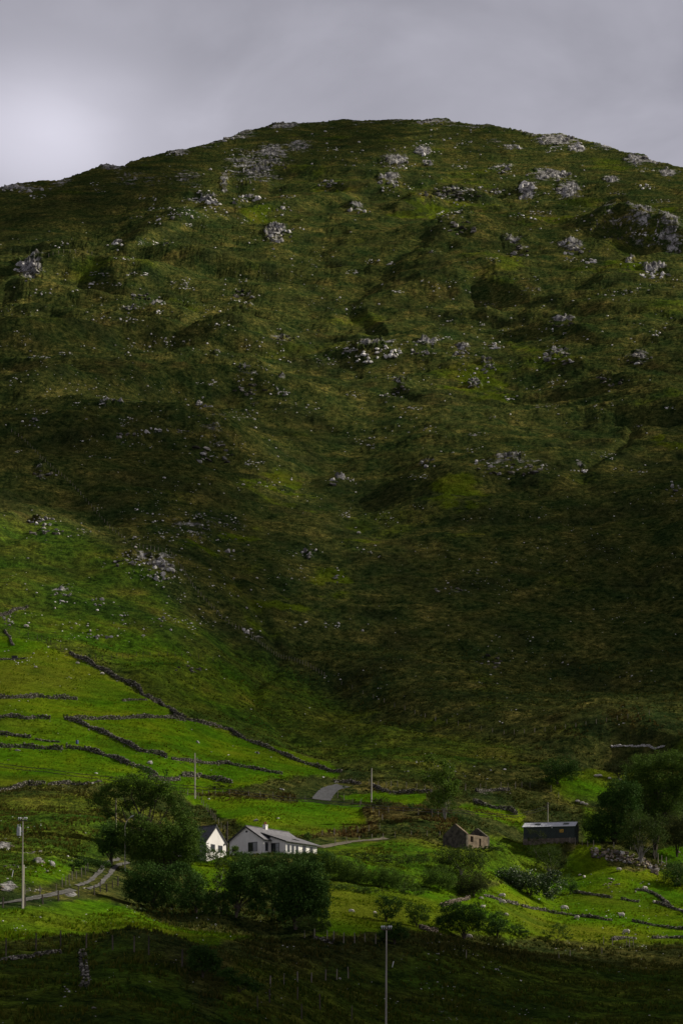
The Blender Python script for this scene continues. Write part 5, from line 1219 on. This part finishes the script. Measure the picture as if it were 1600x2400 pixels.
# ------------------------------------------------------------------ sheep
WOOL = simple('sheep_wool', (.40, .36, .32), (.58, .53, .47), 5.0, .95, .1, 4, bump=.4)
FACE = simple('sheep_face', (.02, .018, .016), (.06, .052, .046), 6.0, .9, .1)
def sheep_mesh(graze):
    """one continuous body grown from a joint skeleton; +x is forwards"""
    J = [(-.48, 0, .60), (-.30, 0, .62), (.0, 0, .60), (.30, 0, .63), (.46, 0, .70)]
    RR = [.20, .29, .30, .27, .17]
    if graze: J += [(.60, 0, .48), (.68, 0, .26), (.74, 0, .10)]
    else: J += [(.56, 0, .86), (.68, 0, .90), (.82, 0, .82)]
    RR += [.12, .10, .055]
    E = [(i, i + 1) for i in range(len(J) - 1)]
    for (hip, x, s_) in ((1, -.36, -1), (1, -.36, 1), (3, .30, -1), (3, .30, 1)):
        b = len(J); J += [(x, .15 * s_, .45), (x - .03 if x < 0 else x, .15 * s_, .24), (x + .02 if x < 0 else x, .15 * s_, .0)]; RR += [.12, .055, .04]
        E += [(hip, b), (b, b + 1), (b + 1, b + 2)]
    b = len(J); J.append((-.60, 0, .52)); RR.append(.05); E.append((0, b))
    me = bpy.data.meshes.new('sheep'); me.from_pydata(J, E, [])
    o = bpy.data.objects.new('sheep_grow', me); C.objects.link(o)
    o.modifiers.new('skin', 'SKIN'); sb = o.modifiers.new('sub', 'SUBSURF'); sb.levels = 1
    for v, r in zip(me.skin_vertices[0].data, RR): v.radius = (r, r)
    me.skin_vertices[0].data[2].use_root = True
    dg = bpy.context.evaluated_depsgraph_get(); out = bpy.data.meshes.new_from_object(o.evaluated_get(dg))
    bpy.data.objects.remove(o)
    out.name = 'sheep'; out.materials.clear(); out.materials.append(WOOL); out.materials.append(FACE)
    for p in out.polygons:
        c = p.center; p.use_smooth = True
        p.material_index = 1 if (c.x > .60 and (c.z < .36 or not graze)) or c.z < .30 and c.x < .6 else 0
    return out
SM = [sheep_mesh(True), sheep_mesh(False)]
SHEEP = [  # u, v(feet), heading deg, head up, length m, label
    (1176, 2105, 170, 0, 1.25, 'white sheep behind the low wall, upper one of the pair'),
    (1176, 2120, -15, 0, 1.25, 'white sheep directly below the low wall, lower one of the pair'),
    (1131, 2130, 20, 1, .95, 'small sheep right above the dark thicket in meadow'),
    (1184, 2148, 0, 0, .9, 'white sheep grazing at the right top of thicket'),
    (1321, 2135, 5, 0, 1.5, 'large pale sheep standing on the long curved meadow wall'),
    (1351, 2155, 150, 0, 1.05, 'sheep lying just below the long curved meadow wall'),
    (1368, 2059, 60, 1, .9, 'pinkish sheep beside a small white one by dark bush'),
    (1358, 2053, 180, 0, .6, 'tiny white lamb left of the pinkish sheep'),
    (1449, 2042, 5, 0, 1.1, 'sheep grazing on the sunny slope under the retaining wall'),
    (1538, 2044, -20, 1, 1.2, 'white sheep with dark head near end of retaining wall'),
    (1585, 2066, 270, 0, .9, 'sheep facing down the slope by the right dark bush'),
    (1455, 2151, 190, 1, 1.35, 'cream sheep with raised head alone in the middle meadow'),
    (1467, 2190, 160, 0, 1.3, 'black and white sheep low in the meadow above stakes'),
    (1510, 2086, 20, 0, 1.1, 'sheep lying on top of the steep meadow wall'),
    (1488, 2092, 90, 0, .5, 'small white lamb under the broken meadow wall'),
    (1531, 2118, 100, 0, .9, 'sheep at left end of the low stone line'),
    (1097, 2201, 0, 0, 1.1, 'sheep at the foot of the largest thicket'),
    (1126, 2109, 0, 0, .8, 'white sheep lying behind thicket near low wall'),
    (823, 2140, 0, 0, .85, 'lone sheep in the grass right of the largest dark tree'),
    (878, 2142, 30, 0, .6, 'small lamb left of the loose meadow bush'),
    (1396, 1822, 180, 0, 1.1, 'left sheep of the white pair on the green slope top'),
    (1404, 1822, 0, 0, 1.2, 'right sheep of the white pair on the green slope top'),
    (1427, 1827, 0, 0, .9, 'brownish sheep in shade of the little thorn tree'),
    (1452, 1830, 40, 0, .9, 'sheep tucked under trunk of little thorn tree'),
    (1352, 1882, 0, 0, 1.1, 'tan sheep at left of the three lying below hazel scrub'),
    (1363, 1886, -10, 0, 1.1, 'middle white sheep of the three below hazel scrub'),
    (1372, 1888, -10, 0, .9, 'right white sheep of the three below hazel scrub'),
    (62, 1472, 10, 0, 1.2, 'cream sheep above the pasture fence at far left'),
    (129, 1429, 270, 1, .9, 'sheep with raised head below the pale rubble patch'),
    (212, 1482, 90, 1, .9, 'white sheep standing right above the rubble circle'),
    (336, 1493, 0, 0, .8, 'lone sheep in the open spur pasture'),
    (240, 1582, 20, 0, .9, 'white sheep just left of the diagonal pasture wall'),
    (84, 1566, 10, 0, .7, 'grey sheep alone in the upper bright pasture'),
    (182, 1557, 0, 0, .8, 'sheep under the top end of diagonal wall'),
    (840, 1252, 0, 0, 1.2, 'sheep on the small bright lawn midway up hillside'),
    (570, 1139, 0, 0, 1.1, 'sheep on the mossy green patch of the shaded hillside'),
    (608, 1135, 180, 0, 1.1, 'second sheep on the mossy green patch, further right'),
    (316, 1263, 0, 0, 1.1, 'sheep near the gully top beside the mountain fence'),
    (318, 1286, 40, 0, 1.0, 'sheep at the bend of the mountain fence'),
]
for i, (u, v, hd, up, L_, lab) in enumerate(SHEEP):
    p = pix(u, v); k = L_ / 1.3 * (.98 if v > 1800 else 1.25)
    o = link('sheep', SM[up], loc=p - Vector((0, 0, .03)), rot=(0, 0, math.radians(hd)), sc=(k, k * 1.05, k))
    tag(o, lab, 'sheep', 'sheep grazing the meadows and hillside')

# ------------------------------------------------------------------ outcrops: clusters of angular rocks on the hill
OUT = [  # u, v, half width, half height, rocks, kind, label
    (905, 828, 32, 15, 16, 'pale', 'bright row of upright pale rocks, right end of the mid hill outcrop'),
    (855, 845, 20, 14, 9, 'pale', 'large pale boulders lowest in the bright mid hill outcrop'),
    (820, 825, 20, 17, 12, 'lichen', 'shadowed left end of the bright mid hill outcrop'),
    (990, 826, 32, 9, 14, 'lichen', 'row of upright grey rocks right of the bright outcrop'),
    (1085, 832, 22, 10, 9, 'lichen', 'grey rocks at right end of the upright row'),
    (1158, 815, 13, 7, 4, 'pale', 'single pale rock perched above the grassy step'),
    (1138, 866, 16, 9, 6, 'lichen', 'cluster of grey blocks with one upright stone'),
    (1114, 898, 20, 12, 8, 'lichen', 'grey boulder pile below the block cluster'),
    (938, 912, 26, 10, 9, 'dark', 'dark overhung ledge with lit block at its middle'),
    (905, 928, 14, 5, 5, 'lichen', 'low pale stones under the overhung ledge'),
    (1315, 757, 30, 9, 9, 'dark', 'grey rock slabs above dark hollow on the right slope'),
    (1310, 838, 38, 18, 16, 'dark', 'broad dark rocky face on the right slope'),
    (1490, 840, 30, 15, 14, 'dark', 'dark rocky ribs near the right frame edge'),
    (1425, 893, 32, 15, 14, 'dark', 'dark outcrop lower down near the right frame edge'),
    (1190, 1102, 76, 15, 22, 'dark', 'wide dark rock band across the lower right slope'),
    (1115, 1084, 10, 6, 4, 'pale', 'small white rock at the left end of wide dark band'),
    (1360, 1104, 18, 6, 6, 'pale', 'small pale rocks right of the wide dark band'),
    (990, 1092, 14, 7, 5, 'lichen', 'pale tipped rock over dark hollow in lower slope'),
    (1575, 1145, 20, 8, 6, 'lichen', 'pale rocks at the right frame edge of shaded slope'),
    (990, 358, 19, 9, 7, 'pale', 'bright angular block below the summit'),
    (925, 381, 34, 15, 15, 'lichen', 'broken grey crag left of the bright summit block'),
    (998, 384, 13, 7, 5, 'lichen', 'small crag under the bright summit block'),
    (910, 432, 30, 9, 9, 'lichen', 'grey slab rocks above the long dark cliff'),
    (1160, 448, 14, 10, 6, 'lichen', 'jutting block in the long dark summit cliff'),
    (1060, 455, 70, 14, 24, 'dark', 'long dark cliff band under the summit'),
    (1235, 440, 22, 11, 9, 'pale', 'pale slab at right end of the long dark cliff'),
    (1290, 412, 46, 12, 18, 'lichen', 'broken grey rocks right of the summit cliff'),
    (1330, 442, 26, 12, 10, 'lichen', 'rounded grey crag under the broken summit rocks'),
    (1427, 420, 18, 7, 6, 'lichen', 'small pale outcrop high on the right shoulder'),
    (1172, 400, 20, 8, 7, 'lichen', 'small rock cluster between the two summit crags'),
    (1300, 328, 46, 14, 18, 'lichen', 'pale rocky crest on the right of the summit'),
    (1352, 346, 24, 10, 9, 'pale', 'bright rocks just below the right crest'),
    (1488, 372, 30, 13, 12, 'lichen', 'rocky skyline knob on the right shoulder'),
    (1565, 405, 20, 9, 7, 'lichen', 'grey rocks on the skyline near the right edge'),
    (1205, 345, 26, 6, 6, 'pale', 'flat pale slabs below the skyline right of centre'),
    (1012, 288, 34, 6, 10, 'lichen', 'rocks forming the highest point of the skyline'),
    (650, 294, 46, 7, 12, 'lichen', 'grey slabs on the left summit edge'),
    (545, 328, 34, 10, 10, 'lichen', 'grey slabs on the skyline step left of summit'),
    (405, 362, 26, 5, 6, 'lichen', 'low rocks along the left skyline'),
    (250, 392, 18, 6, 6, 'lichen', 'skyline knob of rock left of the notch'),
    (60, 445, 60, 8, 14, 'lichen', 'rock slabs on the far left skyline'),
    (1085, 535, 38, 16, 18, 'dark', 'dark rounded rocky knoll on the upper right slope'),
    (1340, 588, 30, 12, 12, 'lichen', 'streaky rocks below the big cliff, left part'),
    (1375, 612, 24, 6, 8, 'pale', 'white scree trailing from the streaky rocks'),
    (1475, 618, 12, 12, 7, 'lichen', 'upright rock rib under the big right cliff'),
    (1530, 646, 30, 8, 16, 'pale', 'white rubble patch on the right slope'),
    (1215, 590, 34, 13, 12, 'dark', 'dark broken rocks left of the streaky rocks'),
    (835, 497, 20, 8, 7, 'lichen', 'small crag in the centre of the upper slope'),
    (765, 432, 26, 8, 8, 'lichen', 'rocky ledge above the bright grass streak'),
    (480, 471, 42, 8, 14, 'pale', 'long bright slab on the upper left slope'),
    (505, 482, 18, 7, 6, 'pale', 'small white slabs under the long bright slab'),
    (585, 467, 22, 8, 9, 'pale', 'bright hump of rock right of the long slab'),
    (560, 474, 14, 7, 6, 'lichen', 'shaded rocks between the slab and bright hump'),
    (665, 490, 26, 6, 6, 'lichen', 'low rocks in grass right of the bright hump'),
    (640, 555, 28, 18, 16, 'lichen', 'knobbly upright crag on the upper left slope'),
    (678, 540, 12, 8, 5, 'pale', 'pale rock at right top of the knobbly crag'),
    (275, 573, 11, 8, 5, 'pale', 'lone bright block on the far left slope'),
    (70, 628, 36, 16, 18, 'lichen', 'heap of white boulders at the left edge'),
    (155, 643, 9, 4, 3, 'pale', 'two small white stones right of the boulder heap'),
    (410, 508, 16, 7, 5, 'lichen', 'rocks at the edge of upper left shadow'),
    (370, 520, 10, 6, 4, 'pale', 'small pale stones left of the shadow edge rocks'),
    (330, 696, 30, 9, 9, 'dark', 'dark rock ledge on the left slope'),
    (570, 692, 28, 12, 10, 'dark', 'black rocky knob left of centre'),
    (375, 732, 18, 4, 6, 'pale', 'bright flat stones on the left ridge crest'),
    (305, 722, 22, 4, 6, 'lichen', 'grey stones on the left ridge crest'),
    (475, 948, 22, 10, 9, 'lichen', 'pale rocks on the shaded left slope'),
    (590, 912, 46, 14, 16, 'dark', 'dark ribbed outcrop on the shaded left slope'),
    (660, 922, 11, 6, 4, 'lichen', 'lit stone at right end of the ribbed outcrop'),
    (358, 1010, 26, 8, 9, 'pale', 'bright jagged rocks in the dark left slope'),
    (290, 1021, 38, 7, 9, 'dark', 'dark rock band left of the bright jagged rocks'),
    (80, 986, 15, 6, 5, 'lichen', 'pale slab near the left edge in shade'),
    (500, 1062, 46, 30, 20, 'dark', 'steep dark rock ribs in the shaded left slope'),
    (660, 792, 30, 8, 8, 'dark', 'low dark rocks under the second ridge'),
    (100, 1112, 22, 13, 10, 'dark', 'dark crag by the mountain fence at left'),
    (100, 1222, 32, 11, 16, 'lichen', 'rough rocks in the sunlit patch of spur'),
    (110, 1248, 40, 10, 12, 'dark', 'dark broken ledge below the sunlit spur patch'),
    (380, 1335, 38, 28, 26, 'lichen', 'scree and boulders spilling at the spur brow'),
    (300, 1320, 40, 11, 12, 'dark', 'dark ledge left of the spur scree'),
    (540, 1290, 18, 9, 6, 'lichen', 'pale boulder beside the gully'),
    (730, 1298, 26, 10, 8, 'lichen', 'grey rocks in the middle shaded slope'),
    (145, 1394, 26, 6, 12, 'lichen', 'line of grey rubble on the spur pasture'),
    (150, 1412, 12, 5, 9, 'pale', 'pale rubble patch below the line of grey rubble'),
    (230, 1412, 14, 9, 7, 'lichen', 'small stone cluster right of the pale rubble'),
    (230, 1492, 36, 8, 16, 'lichen', 'scattered circle of rubble in the spur pasture'),
    (290, 1440, 14, 6, 7, 'lichen', 'rubble cluster in the middle spur pasture'),
    (380, 1452, 10, 6, 5, 'lichen', 'small stones right of the middle rubble clusters'),
    (580, 1479, 16, 7, 10, 'pale', 'white rubble at the lower mountain fence'),
    (440, 1568, 34, 8, 10, 'dark', 'dark eroded hummock with rocks above the pasture'),
    (1050, 1385, 32, 9, 10, 'dark', 'dim rocks in the deep shade right of centre'),
    (1150, 1552, 26, 20, 12, 'dark', 'dim scattered rocks low on the shaded slope'),
    (785, 1124, 20, 14, 10, 'lichen', 'grey rocks above the small bright lawn'),
    (790, 1352, 16, 5, 5, 'lichen', 'flat pale stones in the middle of the hillside'),
    (12, 1984, 24, 11, 12, 'tan', 'rusty pale rocks at left edge above the track'),
    (92, 2019, 14, 9, 8, 'tan', 'rounded tan outcrop right of the transformer pole'),
    (125, 2031, 11, 7, 5, 'tan', 'small rusty outcrop right of the tan one'),
    (20, 2080, 20, 11, 12, 'tan', 'tan rocks left of the transformer pole foot'),
    (78, 2085, 26, 5, 8, 'dark', 'low rusty stones behind the track fence'),
    (165, 2092, 14, 7, 6, 'tan', 'pale outcrop at the edge of gravel track'),
    (25, 2032, 26, 7, 7, 'dark', 'dark flat rocks left of the transformer pole'),
    (80, 1997, 26, 5, 7, 'dark', 'thin rock ledge above the rounded tan outcrop'),
    (152, 2325, 12, 13, 7, 'lichen', 'pale boulder pile in the shaded foreground mound'),
    (200, 2162, 9, 6, 5, 'dark', 'dark boulder in the sunny strip of foreground grass'),
    (502, 2166, 7, 6, 4, 'lichen', 'grey boulder at the end of sunny foreground strip'),
    (20, 1455, 14, 12, 14, 'lichen', 'rubble heap against the stepped wall at left'),
    (1430, 2070, 20, 12, 16, 'tan', 'heap of tan rubble in the meadow under the slope'),
    (1503, 2074, 8, 8, 4, 'lichen', 'grey leaning boulder above the steep meadow wall'),
    (1547, 2026, 14, 7, 8, 'lichen', 'pale boulders at the foot of broken fence'),
]
def outcrop(u, v, a, b, n, kind, lab):
    c = pix(u, v); t = thing('rock_outcrop', lab, 'rocks', c); far = c.y > 500
    up = kind in ('pale', 'lichen') and far
    for k in range(int(n * (1.25 if far else 1))):
        r = math.sqrt(rw.random()); th = rw.uniform(0, 6.283)
        p = pix(u + a * r * math.cos(th), v + b * r * math.sin(th))
        if abs(p.y - c.y) > 60 + .2 * c.y: continue
        s_ = (2 * math.sqrt(a * b) / math.sqrt(n) * .80) / F * c.y * rw.choice((.45, .6, .8, 1.0, 1.25))
        s_ *= 1.3 if kind == 'pale' else 1.08
        s_ = min(s_, 7.0 if kind == 'pale' else 3.4); e = rw.uniform(.8, 1.5)
        o = link('rock', rw.choice(ROCKS[kind if rw.random() < .75 else 'lichen']), t, p - c - Vector((0, 0, .12 * s_)),
                 (rw.uniform(-.35, .35), rw.uniform(-.15, .5), rw.uniform(0, 6.28)), (s_ * rw.uniform(1.0, 1.8), s_ * rw.uniform(.8, 1.2), s_ * (e * .95 if up else e * .7)))
for row in OUT: outcrop(*row)
# the big cliff on the right: ribbed rock face
def cliff(lab, cols_, kind):
    c = pix(*cols_[len(cols_) // 2][:2]); t = thing('cliff', lab, 'cliff', c)
    for (u, v, a, b, n) in cols_:
        for k in range(n):
            uu = u + rw.uniform(-a, a); vv = v + rw.uniform(-b, b); p = pix(uu, vv); m_ = p.y / F
            w_ = rw.uniform(5, 11) * m_; h_ = rw.uniform(12, 30) * m_
            link('rock', rw.choice(ROCKS[kind if rw.random() < .6 else 'dark']), t, p - c + Vector((0, .15 * w_, -.4 * h_)), (rw.uniform(-.15, .15), rw.uniform(-.05, .3), rw.uniform(-.6, .6)), (w_, w_ * .9, h_))
cliff('dark ribbed cliff face on the right of upper slope', [(1410, 520, 28, 22, 26), (1440, 540, 22, 22, 22), (1480, 550, 18, 20, 14)], 'dark')
cliff('paler streaked cliff face beside the right edge', [(1520, 545, 26, 30, 26), (1560, 555, 22, 26, 20), (1590, 560, 18, 30, 18), (1625, 560, 20, 30, 12)], 'lichen')
cliff('broad grey slabs under the left summit', [(545, 420, 26, 20, 16), (580, 395, 30, 24, 26), (620, 375, 34, 22, 28), (655, 375, 22, 22, 24), (600, 420, 34, 12, 16), (710, 347, 30, 14, 20)], 'lichen')
cliff('dim grey crags below the left skyline', [(330, 420, 60, 16, 22), (430, 412, 34, 14, 14), (525, 420, 8, 16, 8)], 'dark')

# ------------------------------------------------------------------ single boulders, then the countless small stones
BOULD = [(215, 1836, 14, 'pale', 'largest pale boulder at end of the stone row in pasture'), (42, 1759, 18, 'lichen', 'flat grey slab below the long pasture wall at left'), (463, 1740, 12, 'lichen', 'grey boulder in the middle of the fenced pasture'), (352, 1789, 16, 'lichen', 'grey boulder above the short wall behind the tree'),
         (226, 1812, 11, 'lichen', 'grey boulder in pasture above the large tree crown'), (604, 1766, 12, 'lichen', 'rock in the field left of the dark boundary wall'), (786, 1833, 8, 'pale', 'pale boulder above the top of grey road'), (757, 1822, 8, 'pale', 'upright white stone in the field above the grey road'),
         (600, 1924, 14, 'lichen', 'grey rock in the field behind the bungalow chimney'), (650, 1918, 12, 'lichen', 'second grey rock in field right of the chimney'), (490, 1873, 8, 'pale', 'white stone beside the roadside fence'), (660, 1850, 14, 'lichen', 'rocky lump beside the road field, dark sided'), (1182, 1804, 9, 'pale', 'lone pale stone on the brown slope behind barn'),
         (1461, 1695, 10, 'pale', 'lone pale stone on the right knoll'), (1588, 1998, 12, 'tan', 'brown boulder in the bright paddock at right'), (112, 2043, 10, 'dark', 'dark flat stone below the rusty outcrop'), (95, 2150, 8, 'pale', 'white stone in the sunny foreground grass at left'), (58, 2190, 8, 'tan', 'tan stone in sunny grass near left edge'),
         (36, 2248, 10, 'pale', 'pale stone on the low mound wall'), (224, 2207, 8, 'pale', 'white stone on the brow of the mound'), (313, 2162, 8, 'lichen', 'grey stone in the sunny strip right of dark boulder'), (796, 2294, 8, 'pale', 'white stone by the thin pale fence'), (812, 2320, 16, 'lichen', 'long low grey rock in the shaded hollow'),
         (158, 2283, 12, 'dark', 'dark stone pair left of the end on wall'), (470, 2324, 6, 'tan', 'small brown stone on the shaded mound'), (220, 2363, 16, 'dark', 'low dim rock near the bottom left'), (1215, 500, 8, 'lichen', 'square stone alone on the upper right slope')]
for (u, v, w_, kind, lab) in BOULD:
    p = pix(u, v); s_ = w_ / F * p.y
    o = link('boulder', rw.choice(ROCKS[kind]), loc=p - Vector((0, 0, .12 * s_)), rot=(rw.uniform(-.2, .2), rw.uniform(-.1, .3), rw.uniform(0, 6.28)), sc=(s_ * 1.05, s_ * .9, s_ * .75))
    tag(o, lab, 'boulder')
used_sides = {}
for (u, v, a_, b_, n, kind, lab) in OUT:
    for side, du, dv in rw.sample([('just left of', -1, 0), ('just right of', 1, 0), ('just above', 0, -1), ('just below', 0, 1)], 2 if v < 1700 else 1):
        uu = u + du * (a_ + rw.uniform(7, 13)) + rw.uniform(-3, 3); vv = v + dv * (b_ + rw.uniform(6, 11)) + rw.uniform(-2, 2)
        if vv < np.interp(uu, cu_, cv_) + 6 or not 6 < uu < 1594: continue
        text = 'small stray boulder ' + side + ' the ' + lab
        if len(text.split()) > 16: continue
        p = pix(uu, vv); s_ = rw.uniform(4.5, 7.5) / F * p.y
        o = link('boulder', rw.choice(ROCKS['pale' if rw.random() < .6 else 'lichen']), loc=p - Vector((0, 0, .15 * s_)), rot=(rw.uniform(-.3, .3), rw.uniform(-.2, .4), rw.uniform(0, 6.28)), sc=(s_ * rw.uniform(.8, 1.3), s_, s_ * rw.uniform(.6, 1)))
        tag(o, text, 'boulder', 'stray boulders beside the outcrops')
items = []; items_d = []
def scatter(n0, u0, v0, u1, v1, s0, s1, out, clump=0.5):
    clump = min(.92, clump + .22)
    n = int(n0 * 1.08); s0 *= 1.15; s1 *= 1.35
    cen = [(rw.uniform(u0, u1), rw.uniform(v0, v1), rw.uniform(10, 60)) for _ in range(max(3, n // 14))]
    for k in range(n):
        if rw.random() < clump:
            c = rw.choice(cen); u, v = rw.gauss(c[0], c[2]), rw.gauss(c[1], c[2] * .35)
        else: u, v = rw.uniform(u0, u1), rw.uniform(v0, v1)
        if not (u0 <= u <= u1 and v0 <= v <= v1) or v < np.interp(u, cu_, cv_) + 4: continue
        p = pix(u, v); s_ = (s0 + (s1 - s0) * rw.random() ** 2.2) / F * p.y
        out.append((p.x, p.y, p.z - .12 * s_, s_ * rw.uniform(.8, 1.5), s_, s_ * rw.uniform(.6, 1.0), rw.uniform(0, 6.28)))
scatter(420, 380, 300, 1600, 520, 1.5, 6, items, .7)
scatter(520, 0, 520, 1600, 820, 1.5, 5, items, .6)
scatter(650, 0, 800, 1600, 1120, 1.5, 5, items, .65)
scatter(420, 280, 1120, 900, 1480, 1.5, 5.5, items, .7)
scatter(140, 340, 1195, 580, 1270, 2.5, 6.5, items_d, .7)
scatter(330, 880, 1120, 1600, 1700, 1.2, 3.6, items, .5)
scatter(300, 0, 1180, 560, 1560, 1.5, 5, items, .6)
scatter(90, 480, 1560, 1250, 1830, 1.5, 4.5, items, .4)
scatter(40, 0, 1560, 480, 1860, 1.5, 4, items, .3)
scatter(70, 0, 1850, 250, 2200, 1.5, 5, items, .4)
scatter(45, 250, 2120, 620, 2210, 1.5, 4.5, items, .3)
scatter(170, 580, 2210, 1600, 2400, 1.5, 5, items, .5)
scatter(35, 0, 2220, 560, 2400, 1.5, 5, items, .3)
scatter(120, 1080, 2000, 1600, 2230, 1.5, 5, items, .6)
scatter(60, 1000, 2205, 1450, 2240, 1.5, 5, items, .6)
for k in range(95):                     # thin ledges breaking the turf
    u0 = rw.uniform(10, 1590); v0 = rw.choice((rw.uniform(330, 700), rw.uniform(480, 1120))); L_ = rw.uniform(14, 60); tl = rw.uniform(-.25, .1)
    if v0 < np.interp(u0, cu_, cv_) + 14: continue
    for j in range(int(L_ / 3)):
        p = pix(u0 + rw.uniform(0, L_), v0 + rw.gauss(0, 2.5) + tl * L_ * rw.random()); s_ = rw.uniform(2, 5.5) / F * p.y
        (items if k % 3 else items_d).append((p.x, p.y, p.z - .3 * s_, s_ * rw.uniform(1.2, 2.4), s_, s_ * rw.uniform(.5, .9), rw.uniform(-.4, .4)))
stone_mass('scattered_stones', items, STONE_W)
stone_mass('scree', items_d, STONE)
# ------------------------------------------------------------------ grass: tufts that catch the light
GRASS = None
def grass_material():
    m, nt, N, L = nodes('grass_blades')
    out = N('ShaderNodeOutputMaterial'); df = N('ShaderNodeBsdfDiffuse'); tr = N('ShaderNodeBsdfTranslucent'); mx = N('ShaderNodeMixShader')
    g = N('ShaderNodeNewGeometry'); tc = N('ShaderNodeTexCoord')
    a1 = N('ShaderNodeAttribute'); a1.attribute_name = 'green'; a2 = N('ShaderNodeAttribute'); a2.attribute_name = 'brown'
    n = noise(N, L, tc.outputs['Object'], .12, 4, .6)
    f = mth(N, L, 'MULTIPLY_ADD', g.outputs['Random Per Island'], .5, mth(N, L, 'MULTIPLY', n, .6))
    heath = ramp(N, L, f, [(.25, (.012, .025, .005)), (.5, (.032, .044, .008)), (.75, (.080, .074, .018))])
    field = ramp(N, L, f, [(.2, (.040, .090, .003)), (.5, (.075, .130, .0035)), (.8, (.135, .155, .007))])
    bro = ramp(N, L, f, [(.25, (.030, .018, .007)), (.5, (.075, .046, .015)), (.8, (.14, .095, .03))])
    c = mixc(N, L, mrange(N, L, a1.outputs['Fac'], .15, .8), heath, field); c = mixc(N, L, a2.outputs['Fac'], c, bro)
    L(c, df.inputs[0]); L(c, tr.inputs[0]); mx.inputs[0].default_value = .3
    L(df.outputs[0], mx.inputs[1]); L(tr.outputs[0], mx.inputs[2]); L(mx.outputs[0], out.inputs[0])
    return m
def build_grass(n, u0, v0, u1, v1, h0, h1, w, name, seed, blades=5):
    r = np.random.default_rng(seed)
    # choose places evenly over the ground, not over the picture
    i0 = len(near_r); sel_c = np.where((cols > u0) & (cols < u1))[0]
    jj = r.integers(1, NR - 1, n * 8); cc = sel_c[r.integers(1, len(sel_c) - 1, n * 8)]
    y_, v_ = RF[jj + i0, cc], V0[jj, cc]
    wgt = (RF[jj + i0 + 1, cc] - RF[jj + i0 - 1, cc]) * y_ ** .6
    keep = (v_ > v0) & (v_ < v1) & (r.random(n * 8) < wgt / np.percentile(wgt[(v_ > v0) & (v_ < v1)], 90))
    jj, cc = jj[keep][:n], cc[keep][:n]; n = len(jj)
    fu = r.random(n); fv = r.random(n)
    g = lambda A: (A[jj, cc] * (1 - fu) * (1 - fv) + A[jj, cc + 1] * fu * (1 - fv) + A[jj + 1, cc] * (1 - fu) * fv + A[jj + 1, cc + 1] * fu * fv)
    base = np.stack([g(XF[i0:]), g(RF[i0:]), g(ZF[i0:])], -1)
    gr, br = g(GREEN), g(BROWN); rk = g(ROCK)
    dmp = g(damp)
    pn_ = fbm(base[:, 0], base[:, 1], 9, 2, .5, 600 + seed)
    ok = (dmp > .9) & (rk < .3) & (r.random(n) < .62 + .9 * pn_ - .0 * gr)
    base, gr, br, pn_ = base[ok], gr[ok], br[ok], pn_[ok]; n = len(base)
    hgt = (h0 + (h1 - h0) * r.random(n) ** 2 * (1 + pn_)) * (1.0 - .35 * np.clip(gr, 0, 1)) * (1 + .5 * np.clip(br, 0, 1))
    V = []; 
    for k in range(blades):
        a = r.random(n) * 6.283; ox, oy = np.cos(a), np.sin(a); sp = hgt * .55
        root = base + np.stack([ox * sp * .35, oy * sp * .35, -.05 + 0 * a], -1)
        b = r.random(n) * 6.283; wx, wy = np.cos(b) * w * hgt, np.sin(b) * w * hgt
        tip = base + np.stack([ox * sp, oy * sp, hgt * r.uniform(.6, 1.1, n)], -1)
        side = np.stack([wx, wy, 0 * wx], -1)
        V.append(np.stack([root - side, root + side, tip], 1))
    V = np.stack(V, 1).reshape(-1, 3)
    me = np_mesh(name, V, np.arange(len(V)).reshape(-1, 3), GRASS)
    attr(me, 'green', np.repeat(gr, blades * 3)); attr(me, 'brown', np.repeat(br, blades * 3))
    o = link(name, me); o['kind'] = 'stuff'
    print(name, n)
GRASS = grass_material()
build_grass(94000, -110, 1830, 1720, 2470, .16, .50, .30, 'grass', 1)
build_grass(27000, -110, 1500, 1720, 1830, .25, .6, .4, 'hill_grass', 2, 4)
